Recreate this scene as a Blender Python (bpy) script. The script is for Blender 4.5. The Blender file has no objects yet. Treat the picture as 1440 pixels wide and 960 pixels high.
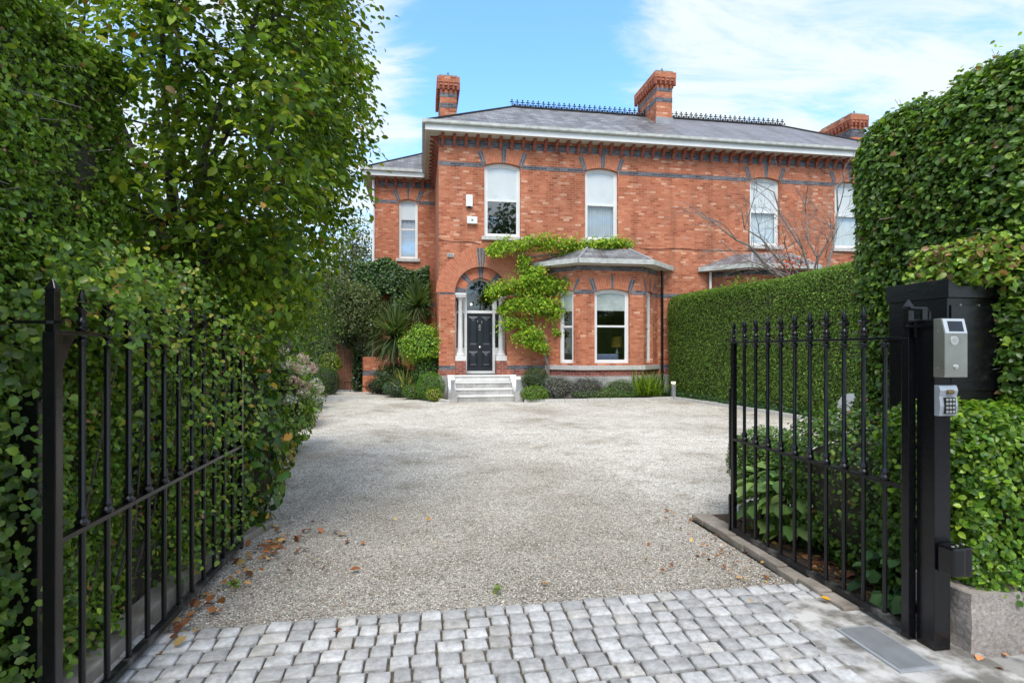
import bpy, bmesh, math, random
import numpy as np
from mathutils import Vector, Matrix, noise
from mathutils.geometry import tessellate_polygon
rng = np.random.default_rng(7)
random.seed(7)
S = bpy.context.scene
COL = S.collection
PI = math.pi
TH = math.radians(9.27); CT, ST = math.cos(TH), math.sin(TH)
EYE, FPX, HY = 1.5, 780.0, 494.0

# a pixel of the photograph (1440 x 960) turned into a real point on a known plane
def AT(px, py, v):
    t = (px-720)/FPX
    u = v*(ST+t*CT)/(CT-t*ST)
    D = u*ST+v*CT
    return u, v, EYE+(HY-py)*D/FPX
def GR(px, py, z=0.0):
    D = FPX*(EYE-z)/(py-HY); X = (px-720)/FPX*D
    return X*CT+D*ST, -X*ST+D*CT

# ---------------------------------------------------------------- materials
MATS = {}
def nt(name):
    m = bpy.data.materials.new(name); m.use_nodes = True
    t = m.node_tree; b = t.nodes['Principled BSDF']
    MATS[name] = m
    return m, t.nodes, t.links, b
def ramp(N, stops, interp='LINEAR'):
    r = N.new('ShaderNodeValToRGB'); cr = r.color_ramp; cr.interpolation = interp
    while len(cr.elements) < len(stops): cr.elements.new(0.5)
    for e, (p, c) in zip(cr.elements, stops):
        e.position = p; e.color = (*c, 1) if len(c) == 3 else c
    return r
def coords(N, L, kind='Object'):
    tc = N.new('ShaderNodeTexCoord'); return tc.outputs[kind]
def noise_n(N, L, src, scale, detail=4, rough=.55):
    n = N.new('ShaderNodeTexNoise'); n.inputs['Scale'].default_value = scale
    n.inputs['Detail'].default_value = detail; n.inputs['Roughness'].default_value = rough
    L.new(src, n.inputs['Vector']); return n
def noisy(name, c1, c2, scale=8, rough=.6, metal=0, bump=.0, bscale=None, spec=.5, lo=.3, hi=.7, big=None):
    m, N, L, b = nt(name); co = coords(N, L)
    n = noise_n(N, L, co, scale); r = ramp(N, [(lo, c1), (hi, c2)])
    L.new(n.outputs['Fac'], r.inputs['Fac']); out = r.outputs['Color']
    if big:
        n2 = noise_n(N, L, co, big[0], 5); r2 = ramp(N, [(.35, (big[1],)*3), (.65, (1, 1, 1))])
        L.new(n2.outputs['Fac'], r2.inputs['Fac'])
        mx = N.new('ShaderNodeMix'); mx.data_type = 'RGBA'; mx.blend_type = 'MULTIPLY'; mx.inputs[0].default_value = 1
        L.new(out, mx.inputs[6]); L.new(r2.outputs['Color'], mx.inputs[7]); out = mx.outputs[2]
    L.new(out, b.inputs['Base Color'])
    b.inputs['Roughness'].default_value = rough; b.inputs['Metallic'].default_value = metal
    b.inputs['Specular IOR Level'].default_value = spec
    if bump:
        n3 = noise_n(N, L, co, bscale or scale*4, 6, .65)
        bp = N.new('ShaderNodeBump'); bp.inputs['Strength'].default_value = bump; bp.inputs['Distance'].default_value = .01
        L.new(n3.outputs['Fac'], bp.inputs['Height']); L.new(bp.outputs['Normal'], b.inputs['Normal'])
    return m
def brickmat(name, stops, mortar, bw=.225, bh=.075, ms=.011, rough=.85, patch=.75, bump=.5):
    m, N, L, b = nt(name)
    uv = coords(N, L, 'UV')
    wob = noise_n(N, L, uv, 6, 2)
    br = N.new('ShaderNodeTexBrick'); br.offset = .5
    br.inputs['Scale'].default_value = 1; br.inputs['Brick Width'].default_value = bw
    br.inputs['Row Height'].default_value = bh; br.inputs['Mortar Size'].default_value = ms*.5
    br.inputs['Mortar Smooth'].default_value = .3; br.inputs['Bias'].default_value = 0
    br.inputs['Color1'].default_value = (0, 0, 0, 1); br.inputs['Color2'].default_value = (1, 1, 1, 1)
    br.inputs['Mortar'].default_value = (.5, .5, .5, 1)
    L.new(uv, br.inputs['Vector'])
    r = ramp(N, stops); L.new(br.outputs['Color'], r.inputs['Fac'])
    n2 = noise_n(N, L, uv, .55, 6, .6); r2 = ramp(N, [(.3, (patch,)*3), (.7, (1.12, 1.12, 1.12))])
    L.new(n2.outputs['Fac'], r2.inputs['Fac'])
    n4 = noise_n(N, L, uv, 26, 4, .7); r4 = ramp(N, [(.3, (.8,)*3), (.7, (1.15,)*3)])
    L.new(n4.outputs['Fac'], r4.inputs['Fac'])
    n7 = N.new('ShaderNodeTexNoise'); n7.inputs['Scale'].default_value = 1; n7.inputs['Detail'].default_value = 5; mp = N.new('ShaderNodeMapping'); mp.inputs['Scale'].default_value = (2.2, .35, 1); L.new(uv, mp.inputs['Vector']); L.new(mp.outputs[0], n7.inputs['Vector'])
    r7 = ramp(N, [(.33, (.68, .64, .62)), (.5, (1, 1, 1))]); L.new(n7.outputs['Fac'], r7.inputs['Fac'])
    def mul(a, c):
        mx = N.new('ShaderNodeMix'); mx.data_type = 'RGBA'; mx.blend_type = 'MULTIPLY'; mx.inputs[0].default_value = 1
        L.new(a, mx.inputs[6]); L.new(c, mx.inputs[7]); return mx.outputs[2]
    c = mul(mul(mul(r.outputs['Color'], r2.outputs['Color']), r4.outputs['Color']), r7.outputs['Color'])
    mm = N.new('ShaderNodeMix'); mm.data_type = 'RGBA'
    L.new(br.outputs['Fac'], mm.inputs[0]); L.new(c, mm.inputs[6]); mm.inputs[7].default_value = (*mortar, 1)
    L.new(mm.outputs[2], b.inputs['Base Color']); b.inputs['Roughness'].default_value = rough
    b.inputs['Specular IOR Level'].default_value = .25
    inv = N.new('ShaderNodeMath'); inv.operation = 'MULTIPLY_ADD'; inv.inputs[1].default_value = -1; inv.inputs[2].default_value = 1
    L.new(br.outputs['Fac'], inv.inputs[0])
    ad = N.new('ShaderNodeMath'); ad.operation = 'MULTIPLY_ADD'; ad.inputs[1].default_value = .35
    L.new(n4.outputs['Fac'], ad.inputs[0]); L.new(inv.outputs[0], ad.inputs[2])
    bp = N.new('ShaderNodeBump'); bp.inputs['Strength'].default_value = bump; bp.inputs['Distance'].default_value = .006
    L.new(ad.outputs[0], bp.inputs['Height']); L.new(bp.outputs['Normal'], b.inputs['Normal'])
    return m
def glassmat(name, gloss=.16, tint=(.9, .95, .95)):
    m, N, L, b = nt(name); N.remove(b); out = N['Material Output']
    tr = N.new('ShaderNodeBsdfTransparent'); tr.inputs[0].default_value = (*tint, 1)
    gl = N.new('ShaderNodeBsdfGlossy'); gl.inputs['Roughness'].default_value = .02
    ly = N.new('ShaderNodeLayerWeight'); ly.inputs['Blend'].default_value = .5
    pw = N.new('ShaderNodeMath'); pw.operation = 'POWER'; pw.inputs[1].default_value = 5; L.new(ly.outputs['Facing'], pw.inputs[0])
    lw = N.new('ShaderNodeMath'); lw.operation = 'MULTIPLY_ADD'; lw.inputs[1].default_value = .9; lw.inputs[2].default_value = .05; L.new(pw.outputs[0], lw.inputs[0])
    nn = noise_n(N, L, coords(N, L), 1.3, 1); bp = N.new('ShaderNodeBump'); bp.inputs['Strength'].default_value = .08; bp.inputs['Distance'].default_value = .02
    L.new(nn.outputs['Fac'], bp.inputs['Height']); L.new(bp.outputs['Normal'], gl.inputs['Normal'])
    ad = N.new('ShaderNodeMath'); ad.operation = 'ADD'; ad.inputs[1].default_value = gloss; ad.use_clamp = True
    L.new(lw.outputs[0], ad.inputs[0])
    mx = N.new('ShaderNodeMixShader'); L.new(ad.outputs[0], mx.inputs[0]); L.new(tr.outputs[0], mx.inputs[1]); L.new(gl.outputs[0], mx.inputs[2])
    L.new(mx.outputs[0], out.inputs['Surface']); return m
def attrmat(name, rough=.5, transl=.0, spec=.5, nscale=0, namp=.3, bump=0, tint=(1.25, 1.2, .5)):
    m, N, L, b = nt(name); a = N.new('ShaderNodeAttribute'); a.attribute_name = 'Col'
    out = a.outputs['Color']
    if nscale:
        n = noise_n(N, L, coords(N, L), nscale, 4, .7); r = ramp(N, [(.3, (1-namp,)*3), (.7, (1+namp,)*3)])
        L.new(n.outputs['Fac'], r.inputs['Fac'])
        mx = N.new('ShaderNodeMix'); mx.data_type = 'RGBA'; mx.blend_type = 'MULTIPLY'; mx.inputs[0].default_value = 1
        L.new(out, mx.inputs[6]); L.new(r.outputs['Color'], mx.inputs[7]); out = mx.outputs[2]
        if bump:
            bp = N.new('ShaderNodeBump'); bp.inputs['Strength'].default_value = bump; bp.inputs['Distance'].default_value = .004
            L.new(n.outputs['Fac'], bp.inputs['Height']); L.new(bp.outputs['Normal'], b.inputs['Normal'])
    L.new(out, b.inputs['Base Color']); b.inputs['Roughness'].default_value = rough; b.inputs['Specular IOR Level'].default_value = spec
    if transl:
        t = N.new('ShaderNodeBsdfTranslucent'); mc = N.new('ShaderNodeMix'); mc.data_type = 'RGBA'; mc.blend_type = 'MULTIPLY'; mc.inputs[0].default_value = 1
        L.new(out, mc.inputs[6]); mc.inputs[7].default_value = (*tint, 1); L.new(mc.outputs[2], t.inputs[0])
        ms = N.new('ShaderNodeMixShader'); ms.inputs[0].default_value = transl
        L.new(b.outputs[0], ms.inputs[1]); L.new(t.outputs[0], ms.inputs[2]); L.new(ms.outputs[0], N['Material Output'].inputs['Surface'])
    return m

OR = [(0, (.38, .105, .055)), (.2, (.52, .16, .083)), (.6, (.58, .195, .105)), (.88, (.64, .25, .14)), (.97, (.77, .45, .31)), (1, (.42, .13, .075))]
M_brick = brickmat('red_brick', OR, (.43, .23, .14), bw=.2, ms=.015, patch=.76)
M_brick2 = brickmat('red_brick_plinth', [(0, (.2, .05, .035)), (.5, (.33, .09, .06)), (1, (.42, .14, .09))], (.42, .36, .32))
M_blue = brickmat('blue_brick', [(0, (.07, .07, .085)), (.5, (.12, .12, .14)), (1, (.20, .20, .225))], (.27, .25, .24), rough=.6, patch=.85)
M_vous = noisy('orange_voussoir', (.46, .13, .065), (.64, .23, .12), 9, .85, bump=.3, spec=.25)
M_vblue = noisy('blue_voussoir', (.07, .07, .085), (.18, .18, .205), 9, .6, bump=.3, spec=.3)
M_mortar = noisy('mortar', (.36, .22, .15), (.5, .34, .25), 30, .9)
M_terra = noisy('terracotta_bracket', (.24, .06, .035), (.40, .12, .07), 12, .8)
M_slate = brickmat('roof_slate', [(0, (.16, .16, .17)), (.5, (.225, .222, .235)), (.9, (.31, .305, .315)), (1, (.11, .11, .115))], (.06, .06, .065), bw=.28, bh=.2, ms=.014, rough=.5, patch=.7, bump=.8)
M_slateclean = brickmat('newer_roof_slate', [(0, (.19, .185, .205)), (1, (.235, .225, .25))], (.12, .12, .13), bw=.28, bh=.2, ms=.01, rough=.5, patch=.85, bump=.5)
M_lead = noisy('grey_lead', (.25, .26, .28), (.38, .39, .41), 5, .5)
M_white = noisy('white_paint', (.74, .74, .72), (.84, .84, .82), 3, .4)
M_gutter = noisy('weathered_gutter', (.38, .40, .37), (.62, .62, .58), 6, .5)
M_soffit = noisy('soffit_paint', (.55, .52, .45), (.7, .67, .6), 3, .6)
M_stone = noisy('granite', (.34, .33, .31), (.66, .64, .61), 34, .8, bump=.5, big=(2.4, .6))
M_whitestone = noisy('white_granite', (.68, .67, .64), (.84, .83, .8), 50, .7, bump=.2, big=(3, .85))
M_sill = noisy('sill_stone', (.45, .43, .4), (.62, .6, .56), 20, .8, bump=.2)
M_charcoal = noisy('charcoal_door_paint', (.016, .02, .026), (.024, .029, .037), 3, .28)
M_glint = noisy('panel_glint', (.10, .12, .15), (.15, .17, .2), 3, .3)  # paler than the door: glints put into the colour
M_iron = noisy('black_iron_paint', (.004, .004, .006), (.016, .013, .012), 38, .22, bump=.12, bscale=45, lo=.55, hi=.8)
M_ironworn = noisy('worn_iron_paint', (.008, .008, .009), (.16, .15, .14), 9, .5, bump=.3, bscale=80, lo=.5, hi=.75)
M_castiron = noisy('ridge_iron', (.012, .012, .012), (.03, .03, .03), 6, .7, spec=.2)
M_steel = noisy('brushed_steel', (.36, .35, .31), (.48, .47, .43), 8, .38, metal=.85, bump=.1, bscale=90)
M_steellight = noisy('polished_steel', (.62, .62, .6), (.7, .7, .68), 8, .3, metal=.6)
M_silver = noisy('silver_plastic', (.40, .43, .48), (.48, .51, .56), 6, .35, metal=.4)
M_blackgl = noisy('dark_display', (.01, .01, .012), (.02, .02, .025), 6, .1)
M_brass = noisy('nickel_fittings', (.6, .6, .57), (.75, .75, .7), 6, .3, metal=.8)
M_glass = glassmat('window_glass', .10)
M_glass2 = glassmat('reflective_window_glass', .26)
M_glass3 = glassmat('clear_window_glass', .03, (.97, .985, .985))
M_blind = noisy('roller_blind', (.68, .71, .72), (.77, .80, .80), 2, .8)
M_bayblind = noisy('bay_roller_blind', (.40, .45, .42), (.48, .53, .50), 2, .8)
M_skynet = noisy('curtain_or_reflection', (.42, .46, .5), (.52, .56, .6), 4, .9)  # curtain tone that also stands in for sky reflected in the panes
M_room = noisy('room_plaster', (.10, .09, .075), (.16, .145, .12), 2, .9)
M_bark = noisy('bark', (.045, .036, .028), (.11, .09, .07), 18, .9, bump=.8, bscale=60)
M_barkpale = noisy('grey_bark', (.16, .13, .115), (.33, .29, .26), 14, .9, bump=.6, bscale=60)
M_shadecore = noisy('shaded_core', (.02, .026, .012), (.07, .06, .035), 26, .95, bump=1, bscale=60)  # dark tone stands in for the shade inside foliage
M_soil = noisy('garden_soil', (.035, .022, .014), (.10, .065, .04), 30, .95, bump=1, bscale=60)
M_conc = noisy('concrete', (.33, .32, .30), (.46, .45, .43), 12, .85, bump=.4, big=(2.2, .7))
M_sand = noisy('joint_sand', (.055, .042, .03), (.15, .12, .085), 28, .95, bump=.6, bscale=90)
M_asphalt = noisy('asphalt', (.04, .04, .042), (.07, .07, .07), 60, .9, bump=.5)
M_edging = noisy('worn_edging', (.24, .20, .16), (.46, .40, .34), 7, .85, bump=.5, big=(3, .6))
M_leaf = attrmat('glossy_leaf', .36, .36, .5)
M_leafm = attrmat('matt_leaf', .5, .42, .3)
M_petal = attrmat('petals', .7, .2, .2, tint=(1, 1, 1))
M_litter = attrmat('dry_leaf', .7, .1, .2, tint=(1, 1, 1))
M_sett = attrmat('granite_sett', .72, 0, .35, 22, .3, .7)
M_pebble = attrmat('gravel_stone', .8, 0, .3)
M_gate = noisy('cedar_boards', (.20, .085, .045), (.34, .16, .09), 6, .7)
M_carpaint = noisy('silver_car_paint', (.55, .57, .6), (.6, .62, .65), 2, .25, metal=.3)
M_rubber = noisy('rubber', (.015, .015, .015), (.03, .03, .03), 20, .8)
M_sofa = noisy('sofa_fabric', (.10, .12, .2), (.16, .18, .28), 20, .9)
M_cream = noisy('cream_fabric', (.5, .42, .25), (.6, .5, .3), 8, .9)
def glow(name, c, s):
    m, N, L, b = nt(name); b.inputs['Base Color'].default_value = (*c, 1)
    b.inputs['Emission Color'].default_value = (*c, 1); b.inputs['Emission Strength'].default_value = s; return m
M_lamp = glow('warm_lamp', (1, .72, .35), 2.2)
M_lampsh = noisy('yellow_lamp_shade', (.4, .25, .03), (.5, .32, .04), 5, .8)

def gravelmat():
    m, N, L, b = nt('gravel'); co = coords(N, L)
    v = N.new('ShaderNodeTexVoronoi'); v.inputs['Scale'].default_value = 80; L.new(co, v.inputs['Vector'])
    sp = N.new('ShaderNodeSeparateColor'); L.new(v.outputs['Color'], sp.inputs[0])
    r = ramp(N, [(0, (.16, .145, .13)), (.2, (.40, .37, .33)), (.55, (.57, .535, .48)), (.8, (.71, .67, .615)), (1, (.84, .81, .76))])
    L.new(sp.outputs[0], r.inputs['Fac'])
    n = noise_n(N, L, co, .55, 7, .62); r2 = ramp(N, [(.32, (.66, .61, .54)), (.47, (.94, .92, .88)), (.62, (1.1, 1.09, 1.06))])
    L.new(n.outputs['Fac'], r2.inputs['Fac'])
    n5 = noise_n(N, L, co, 3.1, 6, .7); r5 = ramp(N, [(.3, (.66, .63, .57)), (.5, (1.03, 1.03, 1.03))])
    L.new(n5.outputs['Fac'], r5.inputs['Fac'])
    # the gravel darkens towards the gate, with a noisy edge
    sx = N.new('ShaderNodeSeparateXYZ'); L.new(co, sx.inputs[0])
    n6 = noise_n(N, L, co, .9, 5, .6)
    ad = N.new('ShaderNodeMath'); ad.operation = 'MULTIPLY_ADD'; ad.inputs[1].default_value = 3.0; L.new(n6.outputs['Fac'], ad.inputs[0]); L.new(sx.outputs['Y'], ad.inputs[2])
    mr = N.new('ShaderNodeMapRange'); mr.inputs['From Min'].default_value = 4.4; mr.inputs['From Max'].default_value = 9.5
    mr.inputs['To Min'].default_value = .58; mr.inputs['To Max'].default_value = 1.06; L.new(ad.outputs[0], mr.inputs['Value'])
    cur = r.outputs['Color']
    for o in (r2.outputs['Color'], r5.outputs['Color'], mr.outputs[0]):
        mx = N.new('ShaderNodeMix'); mx.data_type = 'RGBA'; mx.blend_type = 'MULTIPLY'; mx.inputs[0].default_value = 1
        L.new(cur, mx.inputs[6]); L.new(o, mx.inputs[7]); cur = mx.outputs[2]
    L.new(cur, b.inputs['Base Color']); b.inputs['Roughness'].default_value = .85; b.inputs['Specular IOR Level'].default_value = .3
    bp = N.new('ShaderNodeBump'); bp.inputs['Strength'].default_value = .9; bp.inputs['Distance'].default_value = .008; bp.invert = True
    L.new(v.outputs['Distance'], bp.inputs['Height']); L.new(bp.outputs['Normal'], b.inputs['Normal'])
    return m
M_gravel = gravelmat()

# ---------------------------------------------------------------- object helpers
ORG = {}
def props(o, label=None, cat=None, group=None, kind=None):
    if label: o['label'] = label
    if cat: o['category'] = cat
    if group: o['group'] = group
    if kind: o['kind'] = kind
    return o
def thing(name, loc, label, cat, group=None):
    o = bpy.data.objects.new(name, None); COL.objects.link(o); o.location = loc; o.empty_display_size = .2
    ORG[o.name] = Vector(loc); return props(o, label, cat, group)
def link(name, me, parent, origin):
    o = bpy.data.objects.new(name, me); COL.objects.link(o)
    if parent is not None:
        o.parent = parent; ORG[o.name] = ORG[parent.name]
    else:
        o.location = origin; ORG[o.name] = Vector(origin)
    return o
def boxuv(me, org):
    uv = me.uv_layers.new(name='UVMap')
    nl = len(me.loops); data = np.zeros((nl, 2), np.float32)
    co = np.zeros(len(me.vertices)*3, np.float32); me.vertices.foreach_get('co', co); co = co.reshape(-1, 3)+np.array(org, np.float32)
    for p in me.polygons:
        n = p.normal
        if abs(n.z) > .985: t = Vector((1, 0, 0)); b = Vector((0, 1, 0))
        else:
            t = Vector((0, 0, 1)).cross(n).normalized()
            if t.x+.5*t.y < 0: t = -t
            b = n.cross(t);
            if b.z < 0: b = -b
        for li in p.loop_indices:
            c = co[me.loops[li].vertex_index]
            data[li] = (c[0]*t.x+c[1]*t.y+c[2]*t.z, c[0]*b.x+c[1]*b.y+c[2]*b.z)
    uv.data.foreach_set('uv', data.ravel())
class MB:
    def __init__(s): s.v = []; s.f = []; s.m = []
    def face(s, pts, m=0):
        i = len(s.v); s.v += [tuple(p) for p in pts]; s.f.append(tuple(range(i, i+len(pts)))); s.m.append(m)
    def add(s, vs, fs, m=0):
        i = len(s.v); s.v += [tuple(p) for p in vs]; s.f += [tuple(a+i for a in f) for f in fs]; s.m += [m]*len(fs)
    def box(s, a, b, m=0, top=True):
        x0, y0, z0 = [min(p, q) for p, q in zip(a, b)]; x1, y1, z1 = [max(p, q) for p, q in zip(a, b)]
        s.add([(x0,y0,z0),(x1,y0,z0),(x1,y1,z0),(x0,y1,z0),(x0,y0,z1),(x1,y0,z1),(x1,y1,z1),(x0,y1,z1)],
              [(3,2,1,0),(4,5,6,7),(0,1,5,4),(1,2,6,5),(2,3,7,6),(3,0,4,7)], m)
    def hexa(s, p, m=0):  # 8 points: bottom ring, top ring
        s.add(p, [(3,2,1,0),(4,5,6,7),(0,1,5,4),(1,2,6,5),(2,3,7,6),(3,0,4,7)], m)
    def prism(s, loop0, loop1, m=0, caps=True):
        n = len(loop0); s.add(list(loop0)+list(loop1), [(i, (i+1) % n, n+(i+1) % n, n+i) for i in range(n)], m)
        if caps: s.face(list(loop0)[::-1], m); s.face(loop1, m)
    def tube(s, pts, rad, n=8, m=0, cap=True):
        pts = [Vector(p) for p in pts]; k = len(pts)
        if not hasattr(rad, '__len__'): rad = [rad]*k
        up = Vector((0, 0, 1)); rings = []
        for i, p in enumerate(pts):
            d = (pts[min(i+1, k-1)]-pts[max(i-1, 0)]).normalized()
            a = d.cross(up)
            if a.length < .05: a = d.cross(Vector((1, 0, 0)))
            a.normalize(); b = d.cross(a)
            rings.append([p+(a*math.cos(2*PI*j/n)+b*math.sin(2*PI*j/n))*rad[i] for j in range(n)])
        base = len(s.v)
        for r in rings: s.v += [tuple(q) for q in r]
        for i in range(k-1):
            for j in range(n):
                s.f.append((base+i*n+j, base+i*n+(j+1) % n, base+(i+1)*n+(j+1) % n, base+(i+1)*n+j)); s.m.append(m)
        if cap:
            s.f.append(tuple(base+j for j in range(n))[::-1]); s.m.append(m)
            s.f.append(tuple(base+(k-1)*n+j for j in range(n))); s.m.append(m)
    def lathe(s, c, prof, n=12, m=0):
        s.tube([(c[0], c[1], c[2]+z) for r, z in prof], [r for r, z in prof], n, m)
    def lathe2(s, c, prof, n=12, m=0, sq=None):  # works for profiles whose z repeats
        base = len(s.v)
        for r, z in prof:
            for j in range(n): s.v.append((c[0]+r*math.cos(2*PI*(j+.5)/n), c[1]+r*math.sin(2*PI*(j+.5)/n), c[2]+z))
        for i in range(len(prof)-1):
            for j in range(n):
                s.f.append((base+i*n+j, base+i*n+(j+1) % n, base+(i+1)*n+(j+1) % n, base+(i+1)*n+j)); s.m.append(m)
        s.f.append(tuple(base+j for j in range(n))[::-1]); s.m.append(m)
        s.f.append(tuple(base+(len(prof)-1)*n+j for j in range(n))); s.m.append(m)
    def build(s, name, mats, parent=None, origin=None, uv=False, smooth=False, bevel=0, merge=False):
        if not isinstance(mats, (list, tuple)): mats = [mats]
        org = ORG[parent.name] if parent is not None else Vector(origin or (0, 0, 0))
        me = bpy.data.meshes.new(name)
        me.from_pydata([(x-org.x, y-org.y, z-org.z) for x, y, z in s.v], [], s.f)
        for m in mats: me.materials.append(m)
        me.polygons.foreach_set('material_index', s.m)
        if bevel or smooth or merge:
            bm = bmesh.new(); bm.from_mesh(me)
            bmesh.ops.remove_doubles(bm, verts=bm.verts, dist=1e-5)
            bmesh.ops.recalc_face_normals(bm, faces=bm.faces)
            if bevel: bmesh.ops.bevel(bm, geom=[e for e in bm.edges if e.is_manifold and e.calc_face_angle(0) > .4], offset=bevel, segments=2, affect='EDGES', profile=.6)
            bm.to_mesh(me); bm.free()
        me.update()
        if smooth:
            me.polygons.foreach_set('use_smooth', [True]*len(me.polygons))
            try: me.set_sharp_from_angle(angle=math.radians(38))
            except Exception: pass
        if uv: boxuv(me, org)
        return link(name, me, parent, tuple(org))
def copytree(o, off, parent=None, label=None):
    c = o.copy(); COL.objects.link(c)
    if parent is None:
        c.location = Vector(o.location)+Vector(off)
        if label: c['label'] = label
    else: c.parent = parent
    for ch in o.children: copytree(ch, off, c)
    return c

# frame of a wall: s runs along it, z up, d outward
class Fr:
    def __init__(s, base, direc, out):
        s.b = Vector((*base, 0)); s.d = Vector((*direc, 0)).normalized(); s.n = Vector((*out, 0)).normalized()
    def __call__(s, a, z, d=0): return s.b+s.d*a+s.n*d+Vector((0, 0, z))
def arch(s0, s1, z0, zs, rise, n=12):
    a = (s1-s0)/2; c = (s0+s1)/2
    R = (a*a+rise*rise)/(2*rise); zc = zs+rise-R; an = math.asin(min(1, a/R))
    if rise > a*.999: an = PI/2
    pts = [(s0, z0), (s1, z0)]
    for i in range(n+1):
        t = an-2*an*i/n; pts.append((c+R*math.sin(t), zc+R*math.cos(t)))
    return pts
def wall(mb, F, outline, holes, reveal=.12, m=0, d=0, mr=None):
    loops = [[Vector((s, z, 0)) for s, z in outline]]+[[Vector((s, z, 0)) for s, z in h] for h in holes]
    flat = [p for l in loops for p in l]
    for t in tessellate_polygon(loops):
        mb.face([F(flat[i].x, flat[i].y, d) for i in t], m)
    for h in holes:
        for i in range(len(h)):
            a, b = h[i], h[(i+1) % len(h)]
            mb.face([F(*a, d), F(*b, d), F(*b, d-reveal), F(*a, d-reveal)], m if mr is None else mr)
def inset_arch(s0, s1, z0, zs, rise, w, n=12):
    a = (s1-s0)/2; R = (a*a+rise*rise)/(2*rise)
    R2 = R-w; a2 = a-w; zc = zs+rise-R
    rise2 = R2-math.sqrt(max(R2*R2-a2*a2, 0)); zs2 = zc+R2-rise2
    return arch(s0+w, s1-w, z0+w, zs2, rise2, n)
def ring(mb, F, outer, inner, d0, d1, m=0):
    n = len(outer)
    for i in range(n):
        j = (i+1) % n
        o0, o1, i0, i1 = outer[i], outer[j], inner[i], inner[j]
        mb.face([F(*o0, d1), F(*o1, d1), F(*i1, d1), F(*i0, d1)], m)
        mb.face([F(*i0, d0), F(*i1, d0), F(*i1, d1), F(*i0, d1)], m)
        mb.face([F(*o0, d0), F(*o1, d0), F(*o1, d1), F(*o0, d1)], m)
def fbox(mb, F, s0, s1, z0, z1, d0, d1, m=0):
    mb.hexa([F(s0,z0,d1),F(s1,z0,d1),F(s1,z0,d0),F(s0,z0,d0),F(s0,z1,d1),F(s1,z1,d1),F(s1,z1,d0),F(s0,z1,d0)], m)
def wedge_ring(mb, F, cs, cz, r0, r1, a0, a1, n, blue, d0, d1, gap=.016):
    for i in range(n):
        t0 = a0+(a1-a0)*i/n; t1 = a0+(a1-a0)*(i+1)/n; dm = d1-.005
        mb.face([F(cs+r*math.sin(t), cz+r*math.cos(t), dm) for r, t in ((r0+.002, t0), (r0+.002, t1), (r1-.003, t1), (r1-.003, t0))], 2)
    for i in range(n):
        t0 = a0+(a1-a0)*i/n; t1 = a0+(a1-a0)*(i+1)/n
        g0 = gap/r0/2
        q = []
        for r in (r0, r1):
            g = gap/r/2; q.append((cs+r*math.sin(t0+g), cz+r*math.cos(t0+g))); q.append((cs+r*math.sin(t1-g), cz+r*math.cos(t1-g)))
        p = [q[0], q[1], q[3], q[2]]
        mb.prism([F(*x, d0) for x in p], [F(*x, d1) for x in p], 1 if i in blue else 0)
def segarch(mb, F, s0, s1, zs, rise, h=.45, n=19, blue=(0, 1, 9, 10, 17, 18), d0=.004, d1=.014):
    a = (s1-s0)/2; R = (a*a+rise*rise)/(2*rise); an = math.asin(a/R)*1.06
    wedge_ring(mb, F, (s0+s1)/2, zs+rise-R, R+.004, R+h, -an, an, n, blue, d0, d1)

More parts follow.
